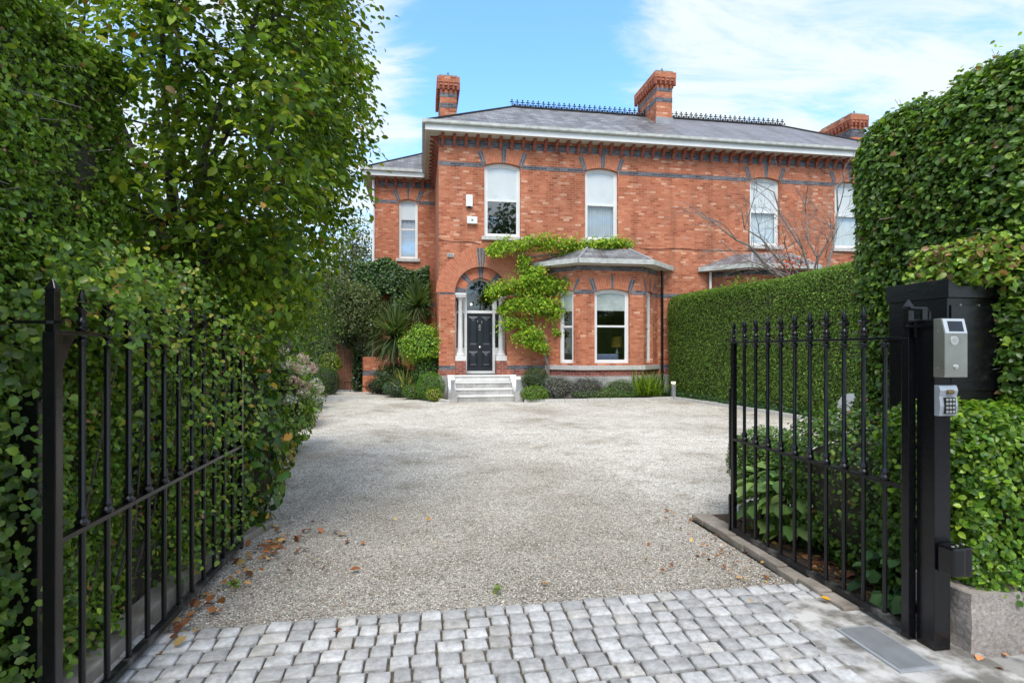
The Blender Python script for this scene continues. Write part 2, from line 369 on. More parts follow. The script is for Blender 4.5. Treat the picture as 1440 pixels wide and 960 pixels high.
def window(parent, F, s0, s1, z0, z1, rise=.1, setback=.1, upper='blind', lower='dark', sill=True, fw=.075, glass=None, sillm=None, label=None, roomd=2.5):
    zs = z1-rise; glass = glass or M_glass2; zm = (z0+z1)/2
    f = MB(); outer = arch(s0+.004, s1-.004, z0+.004, zs-.004, rise, 12); inner = inset_arch(s0, s1, z0, zs, rise, fw)
    ring(f, F, outer, inner, -setback-.07, -setback)
    i2 = inset_arch(s0, s1, z0, zs, rise, fw+.045)
    ring(f, F, inner, i2, -setback-.065, -setback-.022)
    fbox(f, F, s0+fw, s1-fw, zm-.03, zm+.03, -setback-.064, -setback-.018)
    w = f.build('window', [M_white], parent)
    if label: w['label'] = label
    a = s0+fw+.04; b = s1-fw-.04
    p = MB(); p.face([F(a, z0+fw+.03, -setback-.05), F(b, z0+fw+.03, -setback-.05), F(b, zm-.01, -setback-.05), F(a, zm-.01, -setback-.05)])
    p.build('pane', glass, w)
    glass = M_glass3
    up = [(x, max(z, zm+.01)) for x, z in i2]
    p = MB(); p.face([F(x, z, -setback-.04) for x, z in up]); p.build('pane', glass, w)
    if upper == 'blind' or isinstance(upper, float):
        zb = zm-.02 if upper == 'blind' else z1-(z1-z0)*upper
        q = MB(); fbox(q, F, s0+.06, s1-.06, zb, z1-.05, -setback-.064, -setback-.056); bl_ = q.build('blind', M_blind if roomd else M_bayblind, w); q = MB(); fbox(q, F, s0+.07, s1-.07, zb-.022, zb-.001, -setback-.068, -setback-.052); q.build('blind_bar', M_gutter, w)
    if lower in ('sky_net', 'white'):
        q = MB(); k = 36; xs = [s0+.04+(s1-s0-.08)*i/k for i in range(k+1)]
        for i in range(k):
            d_ = [-setback-.13+.018*math.sin(j*1.9)+.008*math.sin(j*.7) for j in (i, i+1)]
            q.face([F(xs[i], z0+.02, d_[0]), F(xs[i+1], z0+.02, d_[1]), F(xs[i+1], z1-.05, d_[1]), F(xs[i], z1-.05, d_[0])])
        q.build('curtain_or_reflection', M_skynet if lower == 'sky_net' else M_blind, w)
    if sill:
        q = MB(); fbox(q, F, s0-.09, s1+.09, z0-.12, z0-.002, -setback, .075)
        q.build('sill', sillm or M_sill, w, bevel=.008)
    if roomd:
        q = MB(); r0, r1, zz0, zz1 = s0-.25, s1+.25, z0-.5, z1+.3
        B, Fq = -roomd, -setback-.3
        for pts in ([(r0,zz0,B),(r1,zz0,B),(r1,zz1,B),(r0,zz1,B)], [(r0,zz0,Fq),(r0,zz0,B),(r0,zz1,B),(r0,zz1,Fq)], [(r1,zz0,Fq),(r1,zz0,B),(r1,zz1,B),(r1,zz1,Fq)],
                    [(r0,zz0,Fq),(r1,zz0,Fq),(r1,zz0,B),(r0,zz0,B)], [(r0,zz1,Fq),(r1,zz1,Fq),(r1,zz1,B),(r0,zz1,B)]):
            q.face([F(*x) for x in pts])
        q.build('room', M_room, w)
    return w
# ---------------------------------------------------------------- the two attached houses
VF = 17.7; UL = .541; UP = 8.87; UR = 17.2; VW = 22.5; VB = 23.2
ZE = 8.34; EO = .43
FM = Fr((0, VF), (1, 0), (0, -1))
houseL = thing('brick_house', (4.7, 20, 0), 'orange red brick house with black front door, wisteria and bay window', 'house', 'attached brick houses')
houseR = thing('brick_house', (13, 20, 0), 'adjoining brick house behind the clipped hedge, with white blinds and a bare tree in front', 'house', 'attached brick houses')
W1 = (1.987, 3.17); W2 = (5.335, 6.475); W3 = (11.27, 12.41); W4 = (14.57, 15.753)
ZW0, ZW1, RI = 5.19, 7.57, .11
D0, D1, ZSP = 1.057, 2.73, 3.37

def upper_arches(root, wins):
    for a, b in wins:
        mb = MB(); segarch(mb, FM, a-.02, b+.02, ZW1-RI, RI, .47); mb.build('window_arch', [M_vous, M_vblue, M_mortar], root)
# left house walls
mb = MB()
door_hole = arch(D0, D1, .74, ZSP, (D1-D0)/2, 28)
wall(mb, FM, [(UL, 0), (UP, 0), (UP, ZE), (UL, ZE)],
     [arch(*W1, ZW0, ZW1-RI, RI), arch(*W2, ZW0, ZW1-RI, RI), door_hole, [(4.5, .95), (7.44, .95), (7.44, 3.7), (4.5, 3.7)]], reveal=.13)
FS = Fr((UL, 0), (0, 1), (-1, 0))
wall(mb, FS, [(VF, 0), (VW, 0), (VW, ZE), (VF, ZE)], [])
wall(mb, Fr((0, VB), (1, 0), (0, 1)), [(UL, 0), (UP, 0), (UP, ZE), (UL, ZE)], [])
# wing
FW = Fr((0, VW), (1, 0), (0, -1)); WL = -1.82; WW = tuple(AT(x, 300, VW)[0] for x in (560.5, 587.5))
wall(mb, FW, [(WL, 0), (UL, 0), (UL, ZE), (WL, ZE)], [arch(*WW, ZW0, ZW1-RI, .09)], reveal=.12)
wall(mb, Fr((WL, 0), (0, 1), (-1, 0)), [(VW, 0), (27, 0), (27, ZE), (VW, ZE)], [])
wall(mb, Fr((0, 27), (1, 0), (0, 1)), [(WL, 0), (UL+.5, 0), (UL+.5, ZE), (WL, ZE)], [])
mb.build('wall', M_brick, houseL, uv=True)
mb = MB()
segarch(mb, FW, WW[0]-.02, WW[1]+.02, ZW1-.09, .09, .45, 13, (0, 1, 6, 11, 12)); mb.build('window_arch', [M_vous, M_vblue, M_mortar], houseL)
upper_arches(houseL, (W1, W2))
mb = MB()
wall(mb, FM, [(UP, 0), (UR, 0), (UR, ZE), (UP, ZE)],
     [arch(*W3, ZW0, ZW1-RI, RI), arch(*W4, ZW0, ZW1-RI, RI), [(10.3, .95), (13.24, .95), (13.24, 3.7), (10.3, 3.7)]], reveal=.13)
wall(mb, Fr((UR, 0), (0, 1), (1, 0)), [(VF, 0), (VB, 0), (VB, ZE), (VF, ZE)], [])
wall(mb, Fr((0, VB), (1, 0), (0, 1)), [(UP, 0), (UR, 0), (UR, ZE), (UP, ZE)], [])
mb.build('wall', M_brick, houseR, uv=True)
upper_arches(houseR, (W3, W4))

# blue brick string courses (4 mm proud)
def bands(root, F, spans, z0, z1, name='blue_brick_band', d=.005):
    for a, b in spans: mb = MB(); fbox(mb, F, a, b, z0, z1, -.01, d); mb.build(name, M_blue, root, uv=True)
ZB0, ZB1 = 7.39, 7.53
bands(houseL, FM, [(UL, W1[0]-.03), (W1[1]+.03, W2[0]-.03), (W2[1]+.03, UP)], ZB0, ZB1)
bands(houseL, FW, [(WL, WW[0]-.03), (WW[1]+.03, UL-.01)], ZB0-.02, ZB1-.02)
bands(houseR, FM, [(UP, W3[0]-.03), (W3[1]+.03, W4[0]-.03), (W4[1]+.03, UR)], ZB0, ZB1)
bands(houseL, FM, [(UL, D0-.004), (D1+.0, 4.06), (7.89, UP)], 3.31, 3.45)
bands(houseL, FM, [(UL, D0-.004), (D1+.004, 4.06), (7.89, UP)], .92, 1.05)
bands(houseL, FW, [(WL, UL-.01)], 3.31, 3.45)
bands(houseL, FM, [(UL+.001, UP)], 8.02, 8.25)
bands(houseL, FS, [(VF+.01, VW)], 8.02, 8.25)
bands(houseL, FW, [(WL, UL-.01)], 8.02, 8.25)
bands(houseR, FM, [(UP, UR)], 8.02, 8.25)
# darker brick plinth and stone base
def plinth(root, spans):
    for a, b in spans:
        mb = MB(); fbox(mb, FM, a, b, .72, .918, -.01, .02); mb.build('brick_plinth', M_brick2, root, uv=True)
        mb = MB(); fbox(mb, FM, a, b, 0, .718, -.01, .05); mb.build('stone_base', M_stone, root, bevel=.01)
plinth(houseL, [(UL-.03, D0-.06), (D1+.06, 4.0), (7.95, UP)])
plinth(houseR, [(UP, 9.8), (13.75, UR)])

# eaves: brackets, soffit, fascia, gutter
def bracket(root, F, s):
    mb = MB(); prof = [(.0, 8.0), (.035, 7.99), (.05, 8.05), (.09, 8.1), (.10, 8.17), (.17, 8.22), (.19, 8.28), (.27, 8.31), (.27, 8.338), (.0, 8.338)]
    mb.prism([F(s-.045, z, d) for d, z in prof], [F(s+.045, z, d) for d, z in prof]); mb.build('bracket', M_terra, root)
n = 23
for i in range(n): bracket(houseL, FM, UL+.12+i*(UP-UL-.2)/(n-1))
for i in range(n): bracket(houseR, FM, UP+.2+i*(UR-UP-.3)/(n-1))
for i in range(13): bracket(houseL, FS, VF+.15+i*.37)
for i in range(7): bracket(houseL, FW, WL+.1+i*.355)
ul, ur, vf = UL-EO, UR+EO, VF-EO+.0
def eave(root, a, b, ends):
    mb = MB(); mb.box((a, vf+.03, ZE), (b, VF+.1, ZE+.03))
    if 'l' in ends: mb.box((a+.03, VF+.1, ZE), (UL+.1, VW+.2, ZE+.03))
    if 'r' in ends: mb.box((UR-.1, VF+.1, ZE), (b, VB, ZE+.03))
    mb.build('soffit', M_soffit, root)
    mb = MB(); mb.box((a, vf, ZE-.01), (b, vf+.028, ZE+.17))
    if 'l' in ends: mb.box((a, vf+.028, ZE-.01), (a+.028, VB+EO, ZE+.17))
    if 'r' in ends: mb.box((b-.028, vf+.028, ZE-.01), (b, VB+EO, ZE+.17))
    mb.build('fascia', M_white, root)
    mb = MB(); c = [(vf-.002, .172), (vf-.075, .172), (vf-.095, .2), (vf-.095, .285), (vf-.08, .285), (vf-.08, .215), (vf-.002, .215)]
    mb.prism([(a-.06 if 'l' in ends else a, y, ZE+z) for y, z in c], [(b, y, ZE+z) for y, z in c])
    if 'l' in ends: mb.box((a-.09, vf-.09, ZE+.175), (a-.002, VW+.3, ZE+.28))
    mb.build('gutter', M_gutter, root)
eave(houseL, ul, UP, 'l'); eave(houseR, UP, ur, 'r')
ZR0, ZR1, VRG = ZE+.235, 10.6, 20.41; UG0, UG1 = 3.33, 14.42; vb = 2*VRG-vf
def slopes(polys, th=.05):
    mb = MB()
    for p in polys:
        mb.face(p); mb.face([(x, y, z-th) for x, y, z in p][::-1])
        for i in range(len(p)):
            a, b = p[i], p[(i+1) % len(p)]; mb.face([a, b, (b[0], b[1], b[2]-th), (a[0], a[1], a[2]-th)])
    return mb
o = .05
A = (ul-o, vf-o, ZR0); B = (UG0, VRG, ZR1); C = (UP, VRG, ZR1); Dd = (UP, vf-o, ZR0)
slopes([[A, Dd, C, B], [A, B, (ul-o, vb, ZR0)], [(ul-o, vb, ZR0), B, C, (UP, vb, ZR0)]]).build('roof', M_slate, houseL, uv=True)
E = (ur+o, vf-o, ZR0); G = (UG1, VRG, ZR1)
slopes([[(UP+.003, vf-o, ZR0), E, G, (UP+.003, VRG, ZR1)], [E, (ur+o, vb, ZR0), G], [(UP+.003, VRG, ZR1), G, (ur+o, vb, ZR0), (UP+.003, vb, ZR0)]]).build('roof', M_slateclean, houseR, uv=True)
mb = MB()
mb.tube([A, B], .055, 6); mb.tube([B, C], .06, 6); mb.build('ridge_tiles', M_castiron, houseL)
mb = MB(); mb.tube([(UP, VRG, ZR1), G], .06, 6); mb.tube([G, E], .055, 6); mb.build('ridge_tiles', M_castiron, houseR)
def crest(root, a, b, skip=None):
    mb = MB(); n = int((b-a)/.2)
    z = ZR1+.05; mb.box((a, VRG-.012, z), (b, VRG+.012, z+.025)); mb.box((a, VRG-.012, z+.06), (b, VRG+.012, z+.075))
    for i in range(n+1):
        x = a+(b-a)*i/n
        if skip and skip[0] < x < skip[1]: continue
        mb.box((x-.013, VRG-.013, z), (x+.013, VRG+.013, z+.2)); mb.box((x-.05, VRG-.01, z+.13), (x+.05, VRG+.01, z+.155))
        for dx, dz, r in ((0, .215, .035), (-.055, .143, .026), (.055, .143, .026)):
            mb.prism([(x+dx-r, VRG-.012, z+dz), (x+dx, VRG-.012, z+dz-r), (x+dx+r, VRG-.012, z+dz), (x+dx, VRG-.012, z+dz+r)],
                     [(x+dx-r, VRG+.012, z+dz), (x+dx, VRG+.012, z+dz-r), (x+dx+r, VRG+.012, z+dz), (x+dx, VRG+.012, z+dz+r)])
        mb.prism([(x+.1-.05, VRG-.01, z+.02), (x+.1, VRG-.01, z+.1), (x+.1+.05, VRG-.01, z+.02)], [(x+.1-.05, VRG+.01, z+.02), (x+.1, VRG+.01, z+.1), (x+.1+.05, VRG+.01, z+.02)])
    mb.build('ridge_cresting', M_castiron, root)
crest(houseL, UG0, UP-.33); crest(houseR, UP+.36, UG1)
# wing roof
wl, wv = WL-EO, VW-EO
mb = MB(); mb.box((wl, wv+.03, ZE), (ul-.005, VW+.1, ZE+.03)); mb.box((wl+.03, VW+.1, ZE), (WL+.1, 27, ZE+.03)); mb.build('soffit', M_soffit, houseL)
mb = MB(); mb.box((wl, wv, ZE-.01), (ul-.005, wv+.028, ZE+.17)); mb.box((wl, wv+.028, ZE-.01), (wl+.028, 27, ZE+.17)); mb.build('fascia', M_white, houseL)
mb = MB(); mb.box((wl-.08, wv-.09, ZE+.172), (ul-.1, wv-.002, ZE+.28)); mb.box((wl-.09, wv, ZE+.172), (wl-.002, 27, ZE+.28)); mb.build('gutter', M_gutter, houseL)
a_ = (wl-o, wv-o, ZR0); r_ = (wl+2.5, wv+2.5, ZR0+1.62)
slopes([[a_, (ul-.11, wv-o, ZR0), (ul-.11, wv+2.5, ZR0+1.62), r_], [a_, r_, (wl+2.5, 26, ZR0+1.62), (wl-o, 27.3, ZR0)]]).build('wing_roof', M_slate, houseL, uv=True)
mb = MB(); mb.tube([a_, r_], .05, 6); mb.build('ridge_tiles', M_castiron, houseL)

# chimneys
def chimney(root, u0, u1, v0, v1, z0, z1, bz, bands2=True):
    mb = MB(); mb.box((u0, v0, z0), (u1, v1, z1-.42)); ch = mb.build('chimney', M_brick, root, uv=True)
    mb = MB(); e = .006
    for zz, h in ((bz, .17), (z1-.72, .14)):
        for a, b in (((u0-e, v0-e), (u1+e, v0+.01)), ((u0-e, v0+.011), (u0+.01, v1+e)), ((u1-.01, v0+.011), (u1+e, v1+e))):
            mb.box((*a, zz), (*b, zz+h))
    mb.build('blue_brick_band', M_blue, ch, uv=True)
    mb = MB()
    for k, (ex, dz) in enumerate(((.04, .08), (.085, .1), (.11, .2))):
        zz = z1-.42+[0, .08, .18][k]; mb.box((u0-ex, v0-ex, zz), (u1+ex, v1+ex, zz+dz-.001))
    k = 4
    for i in range(k+1):
        x = u0-.06+(u1-u0+.12)*i/k; mb.box((x-.03, v0-.115, z1-.5), (x+.03, v0-.004, z1-.25), 1)
    kk = int((v1-v0)/.18)
    for i in range(kk+1):
        y = v0-.05+(v1-v0+.1)*i/kk
        mb.box((u0-.115, y-.03, z1-.5), (u0-.004, y+.03, z1-.25), 1); mb.box((u1+.004, y-.03, z1-.5), (u1+.115, y+.03, z1-.25), 1)
    mb.build('chimney_cap', [M_brick, M_terra], ch, uv=True)
    mb = MB(); mb.box((u0-.03, v0-.03, z1-.04), (u1+.03, v1+.03, z1+.05)); mb.build('flaunching', M_edging, ch, bevel=.02)
    mb = MB()
    for i in range(3):
        y = v0+.2+i*(v1-v0-.4)/2; c = (u0+u1)/2
        for dx in (-.09, .09): mb.tube([(c+dx, y, z1), (c, y, z1+.24)], .012, 5)
        mb.lathe((c, y, z1+.02), [(.1, 0), (.09, .05), (.1, .08)], 10)
    mb.build('flue_cowls', M_castiron, ch)
    mb = MB()
    mb.box((u0-.03, v0-.03, z0), (u1+.03, v0-.004, z0+.3)); mb.build('lead_flashing', M_lead, ch)
    return ch
chimney(houseL, 8.56, 9.18, 19.36, 21.15, 9.85, 11.83, 10.72)
chimney(houseL, .64, 1.22, 19.6, 21.35, 8.75, 11.15, 10.05)
chimney(houseR, 17.0, 17.6, 19.75, 21.4, 8.6, 11.0, 10.1)
mb = MB()
for k in range(4): mb.face([(8.5-.02+k*0, 19.3, 9.9), (9.24, 19.3, 9.9), (9.24, 19.2, 9.83), (8.48, 19.2, 9.83)]) if k == 0 else None

# windows upstairs
window(houseL, FM, *W1, ZW0, ZW1, RI, upper='blind', lower='dark', sillm=M_sill)
window(houseL, FM, *W2, ZW0, ZW1, RI, upper='blind', lower='sky_net', glass=M_glass)  # grey-blue sheet below imitates sky reflected in the lower pane
window(houseR, FM, *W3, ZW0, ZW1, RI, upper='blind', lower='white', glass=M_glass)
window(houseR, FM, *W4, ZW0, ZW1, RI, upper='blind', lower='white', glass=M_glass)
window(houseL, FW, *WW, ZW0, ZW1, .09, upper=.33, lower='sky_net', fw=.06)

# the doorway
cx = (D0+D1)/2; ro = (D1-D0)/2
mb = MB()
nw = 41; wedge_ring(mb, FM, cx, ZSP, ro+.006, ro+.6, -PI/2, PI/2, nw, (19, 20, 21), .004, .014, .02)
mb.build('door_arch', [M_vous, M_vblue, M_mortar], houseL)
mb = MB(); FI = Fr((0, VF+.13), (1, 0), (0, -1))
nw = 24; wedge_ring(mb, FI, cx, ZSP, .5, ro-.005, -PI/2, PI/2, nw, (0, 1, 5, 6, 11, 12, 17, 18, 22, 23), -.3, 0, .012)
mb.build('inner_arch', [M_vous, M_vblue, M_mortar], houseL)
mb = MB()
ring(mb, FM, arch(D0+.001, D1-.001, .74, ZSP, ro-.002, 28), arch(D0+.3, D1-.3, .74, ZSP, ro-.3, 28), -.5, -.44)  # soffit shadow ring behind the arch
mb2 = MB()
for s in (D0, D1): mb2.face([(s, VF+.13, .74), (s, VF+.6, .74), (s, VF+.6, 3.37), (s, VF+.13, 3.37)])
mb2.build('porch_reveal', M_brick, houseL, uv=True)
VD = VF+.47
mb = MB(); FD = Fr((0, VD), (1, 0), (0, -1))
dl, dr = 1.47, 2.31
fbox(mb, FD, dl-.085, dl-.004, .76, 3.5, -.1, .02); fbox(mb, FD, dr+.004, dr+.085, .76, 3.5, -.1, .02)
fbox(mb, FD, D0+.004, D0+.06, .76, 3.36, -.1, .02); fbox(mb, FD, D1-.06, D1-.004, .76, 3.36, -.1, .02)
for a, b in ((D0+.061, dl-.086), (dl-.003, dr+.003), (dr+.086, D1-.061)):
    fbox(mb, FD, a, b, 2.75, 2.83, -.1, .03)
for a, b in ((D0+.061, dl-.086), (dr+.086, D1-.061)):
    fbox(mb, FD, a, b, .76, 1.62, -.08, .0); fbox(mb, FD, a+.04, b-.04, .9, 1.5, -.0, .012)
fbox(mb, FD, dl-.003, dr+.003, .757, .86, -.1, .03)
so = arch(cx-.56, cx+.56, 2.83, ZSP+.02, .55, 20); si = arch(cx-.44, cx+.44, 2.84, ZSP+.02, .44, 20)
ring(mb, FD, so, si, -.1, .01); mb.build('door_frame', M_white, houseL)
mb = MB(); mb.face([FD(x, z, -.05) for x, z in si]); fl = mb.build('fanlight', M_glass, houseL)
mb = MB()
for a, b in ((D0+.06, dl-.085), (dr+.085, D1-.06)):
    mb.face([FD(a, 1.62, -.05), FD(b, 1.62, -.05), FD(b, 2.75, -.05), FD(a, 2.75, -.05)]); mb.face([FD(a, 2.83, -.05), FD(b, 2.83, -.05), FD(b, 3.4, -.05), FD(a, 3.4, -.05)])
mb.build('sidelights', M_glass, houseL)
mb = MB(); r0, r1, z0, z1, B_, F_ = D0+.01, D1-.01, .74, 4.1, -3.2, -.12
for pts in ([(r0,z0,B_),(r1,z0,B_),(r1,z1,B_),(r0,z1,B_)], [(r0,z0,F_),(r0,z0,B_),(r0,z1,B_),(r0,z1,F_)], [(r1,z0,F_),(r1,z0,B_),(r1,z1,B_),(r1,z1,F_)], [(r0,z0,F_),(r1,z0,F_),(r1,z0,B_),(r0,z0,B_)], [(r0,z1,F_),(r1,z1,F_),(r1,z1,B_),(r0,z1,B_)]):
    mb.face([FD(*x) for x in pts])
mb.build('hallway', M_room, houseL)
mb = MB(); mb.lathe(FD(1.75, 3.14, -1.6), [(.01, 0), (.03, .015), (.04, .05), (.02, .075)], 12); mb.build('hall_lamp', M_lamp, houseL, smooth=True)
# door leaf
mb = MB(); fbox(mb, FD, dl, dr, .862, 2.746, -.07, -.02); dr_ = mb.build('door', M_charcoal, houseL)
dc = (dl+dr)/2
mb = MB()
for s in (-1, 1):
    c = dc+s*.215
    for z0, z1 in ((1.68, 2.64), (1.0, 1.5)):
        out = [(c-.15, z0), (c+.15, z0), (c+.15, z1), (c-.15, z1)]; inn = [(c-.11, z0+.04), (c+.11, z0+.04), (c+.11, z1-.04), (c-.11, z1-.04)]
        for i in range(4):
            j = (i+1) % 4
            mb.face([FD(*out[i], -.018), FD(*out[j], -.018), FD(*inn[j], -.001), FD(*inn[i], -.001)])
        g = [(c-.09, z0+.06), (c+.09, z0+.06), (c+.09, z1-.06), (c-.09, z1-.06)]
        for i in range(4):
            j = (i+1) % 4
            mb.face([FD(*inn[i], -.001), FD(*inn[j], -.001), FD(*g[j], -.018), FD(*g[i], -.018)])
        mb.face([FD(*x, -.017) for x in g])
mb.build('door_panel', M_charcoal, dr_)
mb = MB()
for s in (-1, 1):
    c = dc+s*.215
    for zt in (2.6, 1.46):   # glints on the raised fielding, painted as paler chamfered blocks
        mb.add([FD(c-.095, zt, -.016), FD(c+.095, zt, -.016), FD(c, zt-.12, -.016), FD(c, zt-.03, .012)], [(0, 1, 3), (1, 2, 3), (2, 0, 3)])
    for zb in (1.72, 1.03):
        mb.add([FD(c-.11, zb, -.016), FD(c+.11, zb, -.016), FD(c+.11, zb+.045, -.0), FD(c-.11, zb+.045, -.0), FD(c-.11, zb+.05, -.016), FD(c+.11, zb+.05, -.016)], [(0, 1, 2, 3), (3, 2, 5, 4)])
mb.build('panel_glints', M_glint, dr_)
mb = MB(); k = FD(dc, 1.64, -.02)
mb.tube([k, FD(dc, 1.64, .02), FD(dc, 1.64, .03), FD(dc, 1.64, .06), FD(dc, 1.64, .07)], [.02, .015, .035, .035, .02], 12); mb.build('door_knob', M_brass, dr_, smooth=True)
mb = MB(); mb.tube([FD(dc, 2.36, -.02), FD(dc, 2.36, .03)], .022, 8); mb.tube([FD(dc-.015, 2.34, .02), FD(dc-.03, 2.28, .03), FD(dc, 2.22, .035), FD(dc+.03, 2.28, .03), FD(dc+.015, 2.34, .02)], .008, 6); mb.box(FD(dc-.03, 2.19, -.02), FD(dc+.03, 2.215, .01)); mb.build('knocker', M_brass, dr_)
mb = MB(); mb.tube([FD(dr-.05, 2.1, -.02), FD(dr-.05, 2.1, .0)], .014, 10); mb.build('keyhole', M_brass, dr_)
def text_mesh(txt, size, name, mat, parent, origin, mat3, ext=.003):
    cu = bpy.data.curves.new('t', 'FONT'); cu.body = txt; cu.size = size; cu.extrude = ext; cu.align_x = 'CENTER'; cu.space_character = 1.5
    ob = bpy.data.objects.new('t', cu); COL.objects.link(ob); dg = bpy.context.evaluated_depsgraph_get()
    me = bpy.data.meshes.new_from_object(ob.evaluated_get(dg)); bpy.data.objects.remove(ob)
    org = ORG[parent.name] if parent is not None else Vector(origin)
    for v in me.vertices:
        v.co = Vector(origin)+mat3 @ v.co-org
    me.materials.clear(); me.materials.append(mat); me.name = name
    return link(name, me, parent, org)
text_mesh('7 6', .13, 'house_number', M_brass, dr_, FD(dc, 2.43, -.012), Matrix(((1, 0, 0), (0, 0, -1), (0, 1, 0))))
mb = MB(); mb.box((1.42, VD-.36, .757), (2.36, VD-.06, .775)); props(mb.build('door_mat', M_rubber, None, (1.9, VD-.2, .757)), 'thin dark mat on the top step before the front door', 'mat')
# columns
for c in (D0+.175, D1-.175):
    cc = (c, VF+.2, 0)
    mb = MB(); mb.box((c-.17, VF+.03, .74), (c+.17, VF+.37, 1.2)); mb.build('column_pedestal', M_brick2, houseL, uv=True)
    mb = MB(); mb.box((c-.172, VF+.028, 1.2), (c+.172, VF+.372, 1.36)); mb.lathe(cc, [(.15, 1.36), (.16, 1.4), (.12, 1.45), (.125, 1.48), (.085, 1.56), (.075, 2.3), (.068, 3.1), (.08, 3.12), (.07, 3.14), (.1, 3.2), (.15, 3.24)], 18)
    mb.box((c-.16, VF+.04, 3.24), (c+.16, VF+.36, 3.3)); mb.box((c-.175, VF+.02, 3.3), (c+.175, VF+.38, 3.367))
    mb.build('column', M_whitestone, houseL, smooth=True)

# bay window: one for each house
def bay(root, u0, detailed):
    w0, a, b, w1 = u0, u0+.85, u0+2.95, u0+3.8; vb_ = VF-.85
    Ff = Fr((0, vb_), (1, 0), (0, -1))
    s2 = math.sqrt(.5); Lc = .85*math.sqrt(2)
    Fl = Fr((w0, VF), (1, -1), (-1, -1)); Frr = Fr((b, vb_), (1, 1), (1, -1))
    z1w = 4.22
    hole = arch(a+.47, b-.47, 1.12, 3.38, .1); hl = arch(.42, .96, 1.12, 3.4, .07); hr = arch(Lc-.96, Lc-.42, 1.12, 3.4, .07)
    mb = MB()
    wall(mb, Ff, [(a, .9), (b, .9), (b, z1w), (a, z1w)], [hole]); wall(mb, Fl, [(0, .9), (Lc, .9), (Lc, z1w), (0, z1w)], [hl]); wall(mb, Frr, [(0, .9), (Lc, .9), (Lc, z1w), (0, z1w)], [hr])
    mb.build('bay_wall', M_brick, root, uv=True)
    for arg in ((Ff, a+.45, b-.45, 3.38, .1, .42, 17, (0, 1, 8, 15, 16)), (Fl, .4, .98, 3.4, .07, .42, 9, (0, 4, 8)), (Frr, Lc-.98, Lc-.4, 3.4, .07, .42, 9, (0, 4, 8))):
        mb = MB(); segarch(mb, *arg); mb.build('window_arch', [M_vous, M_vblue, M_mortar], root)
    for F_, sp in ((Ff, [(a, a+.44), (b-.44, b)]), (Fl, [(0, .39), (.99, Lc)]), (Frr, [(0, Lc-.99), (Lc-.39, Lc)])):
        bands(root, F_, sp, 3.31, 3.44)
    for F_, s0, s1 in ((Ff, a, b), (Fl, 0, Lc), (Frr, 0, Lc)):
        bands(root, F_, [(s0, s1)], 4.05, 4.2)
    def lay(zz0, zz1, ex, nm, m, uv=False):
        e = ex; p = [(w0-e*1.4, VF), (a-e*.42, vb_-e), (b+e*.42, vb_-e), (w1+e*1.4, VF)]
        q = MB(); q.prism([(x, y, zz0) for x, y in p], [(x, y, zz1) for x, y in p]); q.build(nm, m, root, uv=uv)
    lay(.918, 1.06, .07, 'bay_sill', M_sill); lay(.72, .916, .01, 'brick_plinth', M_brick2, True); lay(0, .718, .05, 'stone_base', M_stone)
    win = dict(fw=.07, sill=False, glass=M_glass, roomd=0)
    window(root, Ff, a+.47, b-.47, 1.12, 3.48, .1, upper=.28, lower=None, **win)
    window(root, Fl, .42, .96, 1.12, 3.47, .07, upper=.28, lower=None, **win); window(root, Frr, Lc-.96, Lc-.42, 1.12, 3.47, .07, upper=.28, lower=None, **win)
    # room behind the bay
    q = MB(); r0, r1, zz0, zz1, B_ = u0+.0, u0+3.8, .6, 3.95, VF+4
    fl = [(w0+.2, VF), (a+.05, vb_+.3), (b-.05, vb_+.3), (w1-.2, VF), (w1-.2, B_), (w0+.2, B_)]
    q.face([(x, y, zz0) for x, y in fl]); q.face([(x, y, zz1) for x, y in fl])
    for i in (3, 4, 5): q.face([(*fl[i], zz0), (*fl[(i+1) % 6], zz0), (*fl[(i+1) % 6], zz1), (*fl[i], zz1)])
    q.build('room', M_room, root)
    # roof
    e = .36; p = [(w0-e*1.4, VF), (a-e*.42, vb_-e), (b+e*.42, vb_-e), (w1+e*1.4, VF)]; t = [(w0+.75, VF), (a+.35, VF-.45), (b-.35, VF-.45), (w1-.75, VF)]
    zb, zt = 4.36, 4.83; q = MB()
    for i in range(3): q.face([(*p[i], zb), (*p[i+1], zb), (*t[i+1], zt), (*t[i], zt)])
    q.face([(*x, zt) for x in t]); q.build('bay_roof', M_slate, root, uv=True)
    q = MB()
    for i in (1, 2): q.tube([(*p[i], zb+.01), (*t[i], zt+.01)], .04, 6)
    q.build('hip_flashing', M_lead, root)
    q = MB(); pi_ = [(w0-.02, VF), (a, vb_-.0), (b, vb_-.0), (w1+.02, VF)]
    q.face([(*x, 4.215) for x in p]); q.build('bay_soffit', M_soffit, root)
    q = MB()
    for i in range(3):
        A_, B2 = Vector((*p[i], 0)), Vector((*p[i+1], 0)); nrm = Vector(((B2-A_).y, -(B2-A_).x, 0)).normalized()
        o2 = nrm*.07
        q.hexa([tuple(x)[:2]+(z,) for z in (4.22, 4.37) for x in (A_, B2, B2+o2, A_+o2)])
    q.build('bay_gutter', M_gutter, root, merge=True)
bay(houseL, 4.07, True); bay(houseR, 9.87, False)
